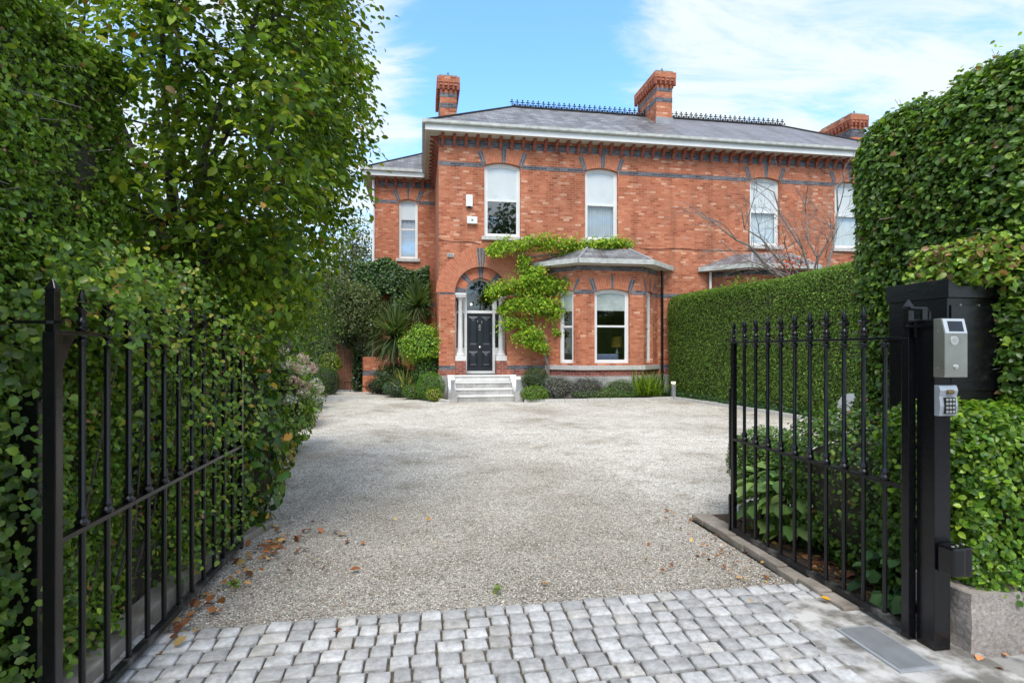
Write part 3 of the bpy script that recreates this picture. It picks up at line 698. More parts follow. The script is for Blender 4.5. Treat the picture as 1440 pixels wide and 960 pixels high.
# furniture seen through the bay
sofa = thing('sofa', (5.6, 17.6, .6), 'blue grey sofa inside the room behind the bay window', 'sofa')
mb = MB(); mb.box((4.9, 17.3, .6), (6.3, 18.1, .95)); mb.build('seat', M_sofa, sofa, bevel=.05)
mb = MB(); mb.box((4.9, 17.15, .6), (6.3, 17.35, 1.42)); mb.build('backrest', M_sofa, sofa, bevel=.06)
for x in (4.78, 6.32): mb = MB(); mb.box((x, 17.2, .6), (x+.15, 18.1, 1.2)); mb.build('armrest', M_sofa, sofa, bevel=.05)
lamp = thing('table_lamp', (6.62, 18.2, .6), 'yellow shaded lamp standing behind the right side of the bay window', 'lamp')
mb = MB(); mb.lathe((6.62, 18.2, .6), [(.12, 0), (.03, .04), (.02, .7), (.07, .85), (.02, 1.05)], 12); mb.build('stand', M_brass, lamp)
mb = MB(); mb.lathe((6.62, 18.2, 1.65), [(.21, 0), (.15, .36)], 16); mb.build('lamp_shade', M_lampsh, lamp)
ch = thing('armchair', (6.55, 17.5, .6), 'cream armchair beside the sofa inside the bay window room', 'armchair')
mb = MB(); mb.box((6.5, 17.25, .6), (7.1, 17.9, 1.0)); mb.build('seat', M_cream, ch, bevel=.05); mb = MB(); mb.box((6.5, 17.1, .6), (7.1, 17.26, 1.35)); mb.build('backrest', M_cream, ch, bevel=.05)

# pipes, cables, boxes on the walls
mb = MB(); x = 8.0; mb.tube([(7.95, VF-.12, 4.25), (x, VF-.09, 4.1), (x, VF-.09, .05)], .04, 10)
for z in (.8, 2.2, 3.6): mb.lathe((x, VF-.09, z), [(.052, 0), (.052, .05)], 10)
mb.build('downpipe', M_iron, houseL, smooth=True)
mb = MB(); x = AT(1001, 400, VF)[0]-.1; mb.tube([(x, VF-.09, 4.25), (x, VF-.09, .05)], .045, 10); mb.build('downpipe', M_white, houseR, smooth=True)
mb = MB(); mb.tube([(WL-.05, VW-.05, 8.3), (WL-.05, VW-.05, .05)], .05, 10); mb.build('downpipe', M_white, houseL, smooth=True)
mb = MB(); pts = [AT(617+i*(675-617)/6, 336+i*1.2+1.5*math.sin(i), VF-.02) for i in range(7)]; mb.tube(pts, .008, 5)
mb.build('cable', M_castiron, houseL); mb = MB()
pts = [AT(900+i*15, 349+.35*i+1.0*math.sin(i*1.3), VF-.02) for i in range(8)]; mb.tube(pts, .008, 5)
mb.build('cable', M_castiron, houseL)
mb = MB(); mb.tube([AT(1000+i*12, 351.5+.2*i, VF-.02) for i in range(8)], .008, 5); mb.build('cable', M_castiron, houseR)
def wallbox(name, px0, px1, py0, py1, dep, label, cat, mat, extra=None):
    a = AT(px0, py1, VF-.02); b = AT(px1, py0, VF-.02)
    t = thing(name, ((a[0]+b[0])/2, VF-.0, a[2]), label, cat)
    mb = MB(); mb.box((a[0], VF-dep, a[2]), (b[0], VF-.001, b[2])); mb.build('casing', mat, t, bevel=.015)
    return t, a, b
t, a, b = wallbox('alarm_box', 655, 664.5, 275, 291, .12, 'narrow white alarm box high on the wall left of the upper window', 'alarm box', M_white)
mb = MB(); mb.lathe(((a[0]+b[0])/2, VF-.06, a[2]-.04), [(.05, 0), (.07, .038)], 12); mb.build('strobe_lens', M_iron, t)
t, a, b = wallbox('alarm_box', 656.5, 671, 305.5, 315, .12, 'wide white alarm box, the lower of the two left of the upper window', 'alarm box', M_white)
mb = MB(); c = (a[0]+b[0])/2; mb.box((c-.03, VF-.128, a[2]+.08), (c+.03, VF-.1205, a[2]+.14)); mb.build('badge', M_blue, t)
t, a, b = wallbox('wall_vent', 629, 638.5, 356.5, 361.5, .05, 'small grey vent on the brick wall left of the door arch', 'vent', M_gutter)
mb = MB()
for i in range(3): z = a[2]+.025+i*.03; mb.box((a[0]+.02, VF-.06, z), (b[0]-.02, VF-.051, z+.012))
mb.build('louvre', M_lead, t)

# ---------------------------------------------------------------- steps
st = thing('stone_steps', (1.9, 17, 0), 'white granite steps with low side walls leading up to the black door', 'steps')
SU0, SU1 = 1.02, 2.76; SV = 16.42
for i in range(4):
    mb = MB(); v0 = SV+i*.3; mb.box((SU0-.015*(3-i)*0, v0, .1875*i), (SU1, VF+.0-.002 if i < 3 else VF+.55, .1875*(i+1)-.001))
    zt_ = .1875*(i+1) if i < 3 else .752
    mb = MB(); mb.box((SU0, v0+.03, .1875*i+.001), (SU1, v0+.29, zt_-.05)); mb.box((SU0, v0, zt_-.049), (SU1, v0+.325 if i < 3 else VF+.028, zt_))
    if i == 3: mb.box((D0+.003, VF+.029, .6), (D1-.003, VF+.6, .752))
    mb.build('step', M_whitestone, st, bevel=.012)
mb = MB(); mb.box((SU0+.01, SV+.02, 0), (SU1-.01, VF, .18)); mb.box((SU0+.01, SV+.32, .17), (SU1-.01, VF, .37)); mb.box((SU0+.01, SV+.62, .36), (SU1-.01, VF, .55)); mb.build('step_core', M_stone, st)
for a, b in ((SU0-.22, SU0-.004), (SU1+.004, SU1+.22)):
    mb = MB(); v0 = SV-.12
    prof = [(v0+.24, 0), (v0+.24, .36), (v0+.5, .42), (v0+1.15, .76), (VF-.06, .76), (VF-.06, 0)]
    mb.prism([(a, y, z) for y, z in prof], [(b, y, z) for y, z in prof]); mb.build('side_wall', M_whitestone, st, bevel=.01)
    mb = MB(); mb.box((a-.025, v0-.03, 0), (b+.025, v0+.236, .3)); mb.build('end_block', M_stone, st, bevel=.015)
def bollard(x, y, z, h, label):
    t = thing('bollard_light', (x, y, z), label, 'light', 'bollard lights')
    mb = MB(); mb.box((x-.055, y-.055, z), (x+.055, y+.055, z+h)); mb.build('post', M_lead, t, bevel=.006)
    mb = MB(); mb.box((x-.045, y-.045, z+h), (x+.045, y+.045, z+h+.05)); mb.build('lamp', M_lamp, t)
    mb = MB(); mb.box((x-.06, y-.06, z+h+.05), (x+.06, y+.06, z+h+.07)); mb.build('cap', M_lead, t, bevel=.004)
bollard(SU0-.11, SV-.02, .3, .38, 'small grey light with a glowing head on the block left of the steps')
bollard(SU1+.11, SV-.02, .3, .38, 'small grey light with a glowing head on the block right of the steps')
bollard(7.78, 16.32, 0, .5, 'short grey bollard light at the kerb corner by the clipped hedge')
# ---------------------------------------------------------------- leaves
def lobes(P, f, seed):
    r = np.random.default_rng(seed); s = np.zeros(len(P))
    for i in range(7):
        k = r.normal(size=3)*f*(.6+.35*i); s += np.sin(P @ k+r.uniform(0, 6.28))/(1+.35*i)
    return s/2.6
T_OVAL = (np.array([(0,0,0),(0,.5,-.03),(0,1,-.12),(.34,.42,.07),(-.34,.42,.07)]), np.array([(0,3,1),(0,1,4),(1,3,2),(1,2,4)]))
T_BIG = (np.array([(0,0,0),(0,.32,-.02),(0,.68,-.05),(0,1,-.18),(.33,.28,.06),(.30,.68,.03),(-.33,.28,.06),(-.30,.68,.03)]),
         np.array([(0,4,1),(0,1,6),(1,4,5),(1,5,2),(1,2,7),(1,7,6),(2,5,3),(2,3,7)]))
T_LONG = (np.array([(0,0,0),(0,.5,.02),(0,1,-.2),(.17,.4,.05),(-.17,.4,.05)]), T_OVAL[1])
def unit(a): return a/np.maximum(np.linalg.norm(a, axis=1, keepdims=True), 1e-9)
def np_mesh(name, V, F, C, mat, parent, origin=None, smooth=False):
    me = bpy.data.meshes.new(name); n, m = len(V), len(F)
    org = np.array(ORG[parent.name] if parent is not None else (origin or (0, 0, 0)), float)
    me.vertices.add(n); me.vertices.foreach_set('co', (V-org).astype(np.float32).ravel())
    k = F.shape[1]; me.loops.add(m*k); me.loops.foreach_set('vertex_index', F.astype(np.int32).ravel())
    me.polygons.add(m); me.polygons.foreach_set('loop_start', np.arange(0, m*k, k, dtype=np.int32)); 
    me.update(calc_edges=True)
    if C is not None:
        at = me.attributes.new('Col', 'FLOAT_COLOR', 'POINT'); at.data.foreach_set('color', np.hstack([C, np.ones((n, 1))]).astype(np.float32).ravel())
    me.materials.append(mat)
    if smooth: me.polygons.foreach_set('use_smooth', np.ones(m, bool))
    return link(name, me, parent, tuple(org))
def leaf_arrays(P, N, size, cols, tpl=T_OVAL, down=.5, tip=None, wide=1.0, probs=None, vj=.26, clump=None):
    n = len(P); N = unit(N)
    t = rng.normal(size=(n, 3)); t[:, 2] -= down
    if tip is not None: t = t*.45+tip
    t = t-(t*N).sum(1, keepdims=True)*N; t = unit(t); x = np.cross(t, N)
    s = (np.full(n, size) if np.isscalar(size) else size)*rng.uniform(.5, 1.35, n)
    T, Fc = tpl; k = len(T)
    V = P[:, None, :]+s[:, None, None]*(T[None, :, 0, None]*x[:, None, :]*wide+T[None, :, 1, None]*t[:, None, :]+T[None, :, 2, None]*N[:, None, :])
    F = Fc[None]+(np.arange(n)*k)[:, None, None]
    cols = np.array(cols)
    if clump is not None:
        w = np.clip(lobes(P, clump, 5)*.5+.5+rng.normal(0, .25, n), 0, .999); idx = (w*len(cols)).astype(int)
    else: idx = rng.choice(len(cols), n, p=probs)
    C = cols[idx]*(1+rng.normal(0, vj, (n, 1))).clip(.45, 1.7)*(1+rng.normal(0, .05, (n, 3)))
    return V.reshape(-1, 3), F.reshape(-1, Fc.shape[1]), np.repeat(C, k, axis=0).clip(0, 1)
def leafmesh(name, parts, mat, parent, origin=None):
    V = []; F = []; C = []; o = 0
    for v, f, c in parts: V.append(v); F.append(f+o); C.append(c); o += len(v)
    return np_mesh(name, np.vstack(V), np.vstack(F), np.vstack(C), mat, parent, origin)
G_PRIVET = [(.075,.15,.017),(.14,.26,.028),(.20,.34,.038),(.28,.43,.05),(.38,.51,.06),(.30,.18,.08)]
G_DARK = [(.018,.045,.010),(.03,.07,.015),(.045,.095,.018),(.07,.125,.025)]
G_BRIGHT = [(.09,.19,.018),(.14,.27,.022),(.21,.36,.027),(.3,.42,.035)]
G_FAR = [(.045,.10,.018),(.075,.15,.027),(.11,.2,.035),(.17,.24,.06)]
G_YEL = [(.12,.22,.02),(.2,.32,.025),(.32,.4,.03),(.42,.44,.05)]

def rbox_points(n, lo, hi, faces, r, jit, lump, lf, seed=1):
    lo, hi = np.array(lo, float), np.array(hi, float); d = hi-lo
    ar = {'-x': d[1]*d[2], '+x': d[1]*d[2], '-y': d[0]*d[2], '+y': d[0]*d[2], '+z': d[0]*d[1]}
    w = np.array([ar[f] for f in faces]); cnt = rng.multinomial(n, w/w.sum()); P = []
    for f, c in zip(faces, cnt):
        q = rng.uniform(size=(c, 3))*d+lo; ax = 'xyz'.index(f[1]); q[:, ax] = (hi if f[0] == '+' else lo)[ax]; P.append(q)
    P = np.vstack(P); c = np.clip(P, lo+r, hi-r); c[:, 2] = np.clip(P[:, 2], lo[2], hi[2]-r)
    N = unit(P-c); L = lobes(P, lf, seed)
    depth = np.abs(rng.normal(size=len(P)))*jit
    return c+N*(r+lump*L-depth)[:, None], N
def hedge(root, lo, hi, faces, dens, ls, cols, r=.2, jit=.07, lump=.05, lf=3, tpl=T_OVAL, mat=None, xf=None, probs=None, up=.45, rnd=.55, clump=None, name='foliage', core=True, wide=1., inset=.14, extra=None, twigs=0):
    d = np.array(hi)-np.array(lo); ar = {'-x': d[1]*d[2], '+x': d[1]*d[2], '-y': d[0]*d[2], '+y': d[0]*d[2], '+z': d[0]*d[1]}
    n = int(sum(ar[f] for f in faces)*dens)
    P, N = rbox_points(n, lo, hi, faces, r, jit, lump, lf)
    gp_ = lobes(P, 6.5, seed=int(hi[2]*100) % 50+3); P = P-N*(np.clip(gp_-.4, 0, .5)*.13)[:, None]
    if xf: P = xf(P)
    M = N+np.array([0, 0, up])+rng.normal(size=N.shape)*rnd
    o = leafmesh(name, [leaf_arrays(P, M, ls, cols, tpl, probs=probs, clump=clump, wide=wide)]+(extra or []), mat or M_leaf, root)
    if core:
        bm = bmesh.new(); bmesh.ops.create_cube(bm, size=1); bmesh.ops.subdivide_edges(bm, edges=bm.edges, cuts=14, use_grid_fill=True)  # solid dark core added so no light passes through; twigs join its mesh
        me = bpy.data.meshes.new('twiggy_shade_core'); lo_, hi_ = np.array(lo)+inset, np.array(hi)-inset; lo_[2] = lo[2]
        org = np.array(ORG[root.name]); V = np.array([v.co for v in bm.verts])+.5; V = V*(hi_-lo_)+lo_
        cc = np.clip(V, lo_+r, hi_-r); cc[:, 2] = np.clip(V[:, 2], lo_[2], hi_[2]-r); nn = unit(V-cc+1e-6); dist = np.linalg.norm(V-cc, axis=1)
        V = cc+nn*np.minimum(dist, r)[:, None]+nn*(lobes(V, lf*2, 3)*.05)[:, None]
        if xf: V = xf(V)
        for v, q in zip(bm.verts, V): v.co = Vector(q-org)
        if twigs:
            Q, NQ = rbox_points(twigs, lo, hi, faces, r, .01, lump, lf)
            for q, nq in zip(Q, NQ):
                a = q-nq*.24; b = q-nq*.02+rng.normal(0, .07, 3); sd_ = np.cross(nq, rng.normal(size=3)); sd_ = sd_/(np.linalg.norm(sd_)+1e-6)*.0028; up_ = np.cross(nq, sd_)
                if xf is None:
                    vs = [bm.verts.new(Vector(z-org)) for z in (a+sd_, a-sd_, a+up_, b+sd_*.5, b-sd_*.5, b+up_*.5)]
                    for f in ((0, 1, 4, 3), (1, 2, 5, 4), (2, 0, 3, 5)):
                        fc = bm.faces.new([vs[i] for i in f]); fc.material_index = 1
        bm.to_mesh(me); bm.free(); me.materials.append(M_shadecore); me.materials.append(M_barkpale); link('twiggy_shade_core', me, root, None)
    return o
def blob_points(n, c, rad, shell=.35, lump=.12, lf=3, zmin=None, seed=2, boxy=2.0):
    d = unit(rng.normal(size=(n*2, 3))); c = np.array(c, float); rad = np.array(rad, float)
    k = (np.abs(d)**boxy).sum(1)**(-1/boxy); d2 = d*k[:, None]
    rr = 1-np.abs(rng.normal(size=len(d)))*shell; rr = np.clip(rr, .05, 1)*(1+lump*lobes(d*3, lf/3, seed))
    P = c+d2*rad*rr[:, None]; keep = np.ones(len(P), bool) if zmin is None else P[:, 2] > zmin
    P, d = P[keep][:n], d[keep][:n]; return P, unit(d/rad)
def shrub(name, label, cat, c, rad, n, ls, cols, group=None, tpl=T_OVAL, mat=None, shell=.18, lump=.12, lf=3, up=.5, rnd=.5, stems=5, probs=None, clump=None, core=.72, wide=1., down=.5, boxy=2., root=None):
    rt = root or thing(name, (c[0], c[1], 0), label, cat, group)
    P, N = blob_points(n, c, rad, shell, lump, lf, .03, boxy=boxy)
    leafmesh('foliage', [leaf_arrays(P, N+np.array([0, 0, up])+rng.normal(size=N.shape)*rnd, ls, cols, tpl, down=down, probs=probs, clump=clump, wide=wide)], mat or M_leaf, rt)
    mb = MB()
    for i in range(stems):
        a = random.uniform(0, 6.28); q = Vector((c[0]+math.cos(a)*rad[0]*.5, c[1]+math.sin(a)*rad[1]*.5, c[2]+rad[2]*.4))
        b = Vector((c[0]+math.cos(a)*.06, c[1]+math.sin(a)*.06, 0)); mb.tube([b, b.lerp(q, .5)+Vector((0, 0, .1)), q], [.02, .014, .006], 5)
    if stems: mb.build('stems', M_bark, rt)
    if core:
        bm = bmesh.new(); bmesh.ops.create_icosphere(bm, subdivisions=3, radius=1)  # added solid core, dark like the shaded inside of the bush
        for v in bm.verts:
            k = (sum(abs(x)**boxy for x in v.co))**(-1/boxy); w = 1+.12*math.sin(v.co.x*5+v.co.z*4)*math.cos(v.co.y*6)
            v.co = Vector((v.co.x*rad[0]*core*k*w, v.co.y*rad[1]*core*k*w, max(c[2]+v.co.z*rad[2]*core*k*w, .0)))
        me = bpy.data.meshes.new('twiggy_shade_core'); bm.to_mesh(me); bm.free(); me.materials.append(M_shadecore); link('twiggy_shade_core', me, rt, None)
    return rt
def blades(n, base, length, width, elev=(20, 85), droop=.6, cols=G_DARK, az=(0, 360), seg=6, spread=.05, thick=1):
    V = []; F = []; C = []; o = 0; cols = np.array(cols)
    for i in range(n):
        a = math.radians(random.uniform(*az)); e = math.radians(random.uniform(*elev)); L = length*random.uniform(.7, 1.1); w = width*random.uniform(.8, 1.2)
        d = np.array([math.cos(a)*math.cos(e), math.sin(a)*math.cos(e), math.sin(e)]); p = np.array(base, float)+np.array([random.gauss(0, spread), random.gauss(0, spread), 0])
        side = np.array([-math.sin(a), math.cos(a), 0]); col = cols[random.randrange(len(cols))]*random.uniform(.75, 1.3)
        dr = droop*random.uniform(.5, 1.4)
        for k in range(seg+1):
            t = k/seg; ww = w*min(1, (t*5+.4))*(1-t**3)+.0006
            up = np.cross(side, d); up /= np.linalg.norm(up)
            V += [p-side*ww/2+up*ww*.18, p+side*ww/2+up*ww*.18]; C += [col, col]
            d = d+np.array([0, 0, -dr/seg*(.4+1.4*t)]); d /= np.linalg.norm(d); p = p+d*L/seg
            if p[2] < .04: p[2] = .04
        for k in range(seg):
            q = o+2*k; F += [(q, q+1, q+3), (q, q+3, q+2)]
        o += 2*(seg+1)
    return np.array(V), np.array(F), np.array(C).clip(0, 1)

# ---------------------------------------------------------------- ground
def sheet(name, pts, z, mat, kind='structure', label=None, sub=0):
    mb = MB(); loops = [[Vector((x, y, 0)) for x, y in pts]]
    for t in tessellate_polygon(loops): mb.face([(pts[i][0], pts[i][1], z) for i in t])
    o = mb.build(name, mat, None, (0, 0, 0)); props(o, kind=kind); return o
mb = MB(); mb.face([(-400, -400, -.02), (400, -400, -.02), (400, 600, -.02), (-400, 600, -.02)])
M_ground = noisy('garden_ground', (.05, .06, .03), (.12, .11, .07), 3, .95)
props(mb.build('ground', M_ground, None, (0, 0, 0)), kind='structure')
sheet('road', [(-60, -12), (60, -12), (60, -1.5), (-60, -1.5)], -.012, M_asphalt)
sheet('pavement', [(-60, -1.5), (60, -1.5), (60, 2.33), (-60, 2.33)], -.004, M_conc)
gl = [(-1.5, 2.33), (-1.4, 4.4), (-1.25, 5.0), (-1.7, 6.6), (-2.15, 9.5), (-2.7, 13), (-3.1, 18), (-3.3, 26), (-1.85, 26), (-1.85, 21.0)]
gr = [GR(512, 547), GR(548, 552), GR(590, 560), GR(628, 567)]
gr2 = [(SU0-.2, SV-.1), (SU0-.2, SV+.3), (SU1+.2, SV+.3), (SU1+.2, SV-.1), (SU1+.24, 16.12), (4.2, 16.0), (5.6, 16.0), (7.0, 16.05), (7.72, 16.2), (7.9, 15.3), (8.1, 13.0), (8.3, 10.6), (8.5, 7.5), (8.8, 4.6), (2.56, 4.62), (2.36, 4.62), (2.36, 2.33)]
sheet('gravel_drive', gl+gr+gr2, .0, M_gravel)
def soil(name, pts, z=.03): return sheet(name, pts, z, M_soil)
soil('left_flower_bed_soil', [(-6, 2.0), (-1.56, 2.0), (-1.46, 4.4), (-1.32, 5.0), (-1.8, 6.6), (-2.25, 9.5), (-2.8, 13), (-3.2, 18), (-3.4, 26), (-9, 26), (-9, 2)])
soil('front_flower_bed_soil', [(-1.85, 21.1), GR(512, 546), GR(548, 551), GR(590, 559), (SU0-.25, SV), (SU0-.25, VF), (UL, VF), (UL, VW), (WL, VW)])
soil('bay_flower_bed_soil', [(SU1+.25, 16.2), (4.2, 16.08), (7.0, 16.12), (7.75, 16.3), (8.6, VF), (SU1+.25, VF)])
soil('hedge_bed_soil', [(7.8, 16.35), (8.0, 15.3), (8.2, 13), (8.4, 10.6), (8.6, 7.5), (8.9, 4.7), (12, 4.7), (12, 17.6), (7.8, 17.6)], .034)
soil('gate_bed_soil', [(2.56, 2.5), (2.56, 4.62), (6, 4.6), (6, 2.5)], .04)
def kerb(name, pts, w, h, mat, z0=-.01, step=.62):
    k = 0
    mb = MB()
    for a, b in zip(pts[:-1], pts[1:]):
        A_, B_ = Vector((*a, 0)), Vector((*b, 0)); L = (B_-A_).length; d = (B_-A_)/L; nn = Vector((-d.y, d.x, 0)); n = max(1, round(L/step))
        for i in range(n):
            p = A_+d*(L*i/n+.004); q = A_+d*(L*(i+1)/n-.004); hh = h+random.uniform(-.008, .008); j = nn*random.uniform(-.008, .008)
            mb.hexa([p+j+Vector((0,0,z0)), q+j+Vector((0,0,z0)), q+j+nn*w+Vector((0,0,z0)), p+j+nn*w+Vector((0,0,z0)), p+j+Vector((0,0,hh)), q+j+Vector((0,0,hh)), q+j+nn*w+Vector((0,0,hh)), p+j+nn*w+Vector((0,0,hh))])
    return props(mb.build(name, mat, None, (pts[0][0], pts[0][1], 0), bevel=.01), kind='structure')
kerb('kerb', gr, .12, .09, M_sill)
kerb('kerb', gr2[4:13], .12, .09, M_sill)
kerb('kerb', [(-1.56+.12, 1.2), (-1.44, 4.3)], .13, .10, M_edging)
kerb('kerb', gl[1:8], .09, .06, M_edging)
kerb('gate_kerb', [(2.36, 2.8), (2.40, 4.66)], -.17, .05, M_edging, step=.21)
# concrete patch with the cover plate, metal threshold
M_patch = noisy('weathered_concrete', (.24, .22, .19), (.60, .58, .55), 7, .85, bump=.5, bscale=50, big=(3.5, .55), lo=.4, hi=.6)
sheet('concrete_patch', [(1.78, 1.6), (2.66, 1.6), (2.7, 2.4), (2.5, 2.98), (2.25, 3.0), (2.02, 2.9), (1.95, 2.5), (1.8, 2.2)], .026, M_patch)
ct = thing('cover_plate', (2.27, 2.42, .026), 'grey metal cover plate set in the concrete below the right gate', 'cover plate')
mb = MB(); mb.box((2.165, 2.22, .024), (2.385, 2.63, .034)); mb.build('frame', M_lead, ct, bevel=.003)
mb = MB(); mb.box((2.185, 2.24, .0345), (2.365, 2.61, .038)); mb.build('lid', noisy('galvanised', (.3, .31, .32), (.4, .41, .42), 8, .5, metal=.5), ct, bevel=.002)

# granite setts
sheet('sett_bedding', [(-1.5, 1.0), (2.36, 1.0), (2.36, 3.15), (-1.42, 3.21)], .006, M_sand)
V = []; F = []; C = []; o = 0; pitch = .113
row = 0; v = 1.05
while v < 3.24:
    u = -1.52+.02*math.sin(row*.8)+random.uniform(-.006, .006); ci = 0; ub = u
    while u < 2.36:
        ci += 1; nxt = ub+ci*.1165+random.uniform(-.009, .009)+.012*math.sin(ci*.9+row*.35); w = nxt-u-.013; 
        if u > 1.85+.25*math.sin(v*3) and v < 2.95 and u > 1.98-(2.95-v)*.16: u += w+.012; continue
        lim = 3.25-.018*u
        if v+.1 < lim+.03:
            sk = .012*math.sin(u*1.2+.4)+ .010*math.sin(u*2.9+v); h = .026+random.uniform(-.004, .004); l = .098+random.uniform(-.006, .006); rt = random.uniform(-.035, .035)
            cx_, cy_ = u+w/2, v+l/2+sk; tl = (random.uniform(-.03, .03), random.uniform(-.03, .03))
            rings = []
            for ins, z in ((0, .0), (.0, h-.008), (.002, h-.003), (.007, h)):
                for sx, sy in ((-1, -1), (0, -1.04), (1, -1), (1.04, 0), (1, 1), (0, 1.04), (-1, 1), (-1.04, 0)):
                    jx = random.uniform(-.0025, .0025); jy = random.uniform(-.0025, .0025)
                    x = sx*(w/2-ins-.001)+jx; y = sy*(l/2-ins-.001)+jy
                    X = x*math.cos(rt)-y*math.sin(rt); Y = x*math.sin(rt)+y*math.cos(rt)
                    rings.append((cx_+X, cy_+Y, z+(X*tl[0]+Y*tl[1] if z > .01 else 0)))
            g = random.uniform(.35, .54); c = np.array([g*1.01, g, g*.985]) if random.random() < .88 else np.array([g*1.0, g*.96, g*.90])
            rings.append((cx_, cy_, h+.0015))
            V += rings; C += [c]*33
            for k in range(3):
                for j in range(8):
                    a = o+k*8+j; b = o+k*8+(j+1) % 8; F += [(a, b, b+8), (a, b+8, a+8)]
            for j in range(8): F.append((o+24+j, o+24+(j+1) % 8, o+32))
            o += 33
        u += w+.0125
    v += .1135; row += 1
props(np_mesh('cobbled_apron', np.array(V), np.array(F), np.array(C), M_sett, None, (0, 0, 0), smooth=False), kind='structure')

# loose stones on the drive
def stones(name, n, ulo, uhi, vlo, vhi, smin, smax, pal, excl=None, power=1.0):
    T = np.array([(1,0,0),(-1,0,0),(0,1,0),(0,-1,0),(0,0,1),(0,0,-1)], float); Fc = np.array([(0,2,4),(2,1,4),(1,3,4),(3,0,4),(2,0,5),(1,2,5),(3,1,5),(0,3,5)])
    P = np.zeros((n, 3)); P[:, 1] = vlo+rng.gamma(1.15, power, n); P = P[P[:, 1] < vhi]; n = len(P); P[:, 0] = rng.uniform(ulo, uhi, n)
    lim = 3.215-.018*P[:, 0]+.02*np.sin(P[:, 0]*9); keep = P[:, 1] > lim
    P = P[keep]; n = len(P); s = rng.uniform(smin, smax, n); P[:, 2] = s*.25
    A = rng.uniform(0, 6.28, n); V = T[None]*s[:, None, None]*rng.uniform(.5, 1.1, (n, 6, 1))*np.array([1, 1, .55])
    c, s_ = np.cos(A)[:, None], np.sin(A)[:, None]; X = V[..., 0]*c-V[..., 1]*s_; Y = V[..., 0]*s_+V[..., 1]*c
    V = np.stack([X, Y, V[..., 2]], -1)+P[:, None]
    C = np.array(pal)[rng.choice(len(pal), n)]*(rng.uniform(.7, 1.25, (n, 1)))
    return props(np_mesh(name, V.reshape(-1, 3), (Fc[None]+(np.arange(n)*6)[:, None, None]).reshape(-1, 3), np.repeat(C, 6, 0).clip(0, 1), M_pebble, None, (0, 0, 0)), label='loose grey and beige gravel stones scattered over the drive', cat='gravel', kind='stuff')
PAL = [(.26,.235,.2),(.45,.40,.35),(.58,.53,.465),(.7,.65,.58),(.82,.78,.71),(.48,.37,.27)]
stones('gravel_stones', 80000, -1.4, 2.36, 3.2, 15, .0035, .0085, PAL, power=2.0)

# ---------------------------------------------------------------- gates
SP = [(.019, 0), (.024, .008), (.024, .014), (.016, .022), (.021, .034), (.021, .042), (.013, .052), (.012, .062), (.015, .072), (.028, .086), (.031, .091), (.022, .097), (.012, .101), (.017, .112), (.0185, .12), (.011, .15), (.001, .18)]
def gate(label, u, vh, n, sp, vend, zr=1.572):
    g = thing('iron_gate', (u, vh, 0), label, 'gate', 'pair of open driveway gates')
    sgn = 1
    mb = MB(); mb.box((u-.022, vh-.022, .03), (u+.022, vh+.022, zr)); mb.box((u-.017, vh-.017, zr), (u+.017, vh+.017, zr+.15)); mb.lathe2((u, vh, 0), [(.026, zr+.15), (.026, zr+.158), (.0, zr+.20)], 4)
    mb.build('hinge_stile', M_iron, g, bevel=.003)
    mb = MB(); mb.box((u-.017, vend-.02, .03), (u+.017, vend+.02, zr)); es = mb.build('end_stile', M_iron, g, bevel=.003)
    mb = MB(); mb.lathe2((u, vend, zr+.006), [(r*.9, z*.95) for r, z in SP], 8); mb.build('spearhead', M_iron, es, smooth=True)
    for z, h, m in ((zr, .012, M_iron), (.80, .018, M_iron), (.075, .03, M_ironworn)):
        mb = MB(); mb.box((u-.02, vh+.02, z-h/2-.003), (u+.02, vend, z+h/2)); mb.build('rail', m, g, bevel=.002)
    mb = MB(); mb.prism([(u-.004, vh+.026, zr-.008), (u-.004, vh+.026, zr-.16), (u-.004, vh+.045, zr-.14), (u-.004, vh+.13, zr-.008)], [(u+.004, vh+.026, zr-.008), (u+.004, vh+.026, zr-.16), (u+.004, vh+.045, zr-.14), (u+.004, vh+.13, zr-.008)])
    mb.build('corner_plate', M_iron, g)
    for i in range(n):
        v = vh+sp*(i+1); c = (u, v, 0)
        mb = MB()
        prof = [(.0125, .07), (.0125, .80), (.0255, .812), (.027, .824), (.017, .836), (.024, .850), (.020, .864), (.0125, .878), (.0125, zr-.05), (.018, zr-.045), (.022, zr-.033), (.018, zr-.022), (.0125, zr-.018), (.02, zr-.006)]
        mb.lathe2(c, prof, 8); b = mb.build('bar', M_iron, g, smooth=True)
        if not (i == 0 and n == 10) :
            mb = MB(); mb.lathe2((u, v, zr+.006), SP, 10)
            for sy in (-1, 1): mb.tube([(u, v+sy*.015, zr+.092), (u, v+sy*.044, zr+.106)], [.009, .002], 5)
            mb.build('spearhead', M_iron, b, smooth=True)
    return g
gR = gate('right black iron gate with spear tops, standing open beside the intercom post', 2.475, 2.49, 10, .147, 4.11)
gL = gate('left black iron gate with spear tops, standing open against the hedge', -1.335, 2.28, 11, .178, 4.42)
# bolt on the end of the right gate, foot bolt
mb = MB(); mb.box((2.455, 4.13, .55), (2.475, 4.15, 1.2)); mb.box((2.45, 4.128, .02), (2.485, 4.145, .35)); mb.build('closing_strip', M_iron, gR)
mb = MB(); mb.box((2.445, 2.47, .0), (2.505, 2.54, .032)); mb.build('foot_pivot', M_steel, gR, bevel=.005)
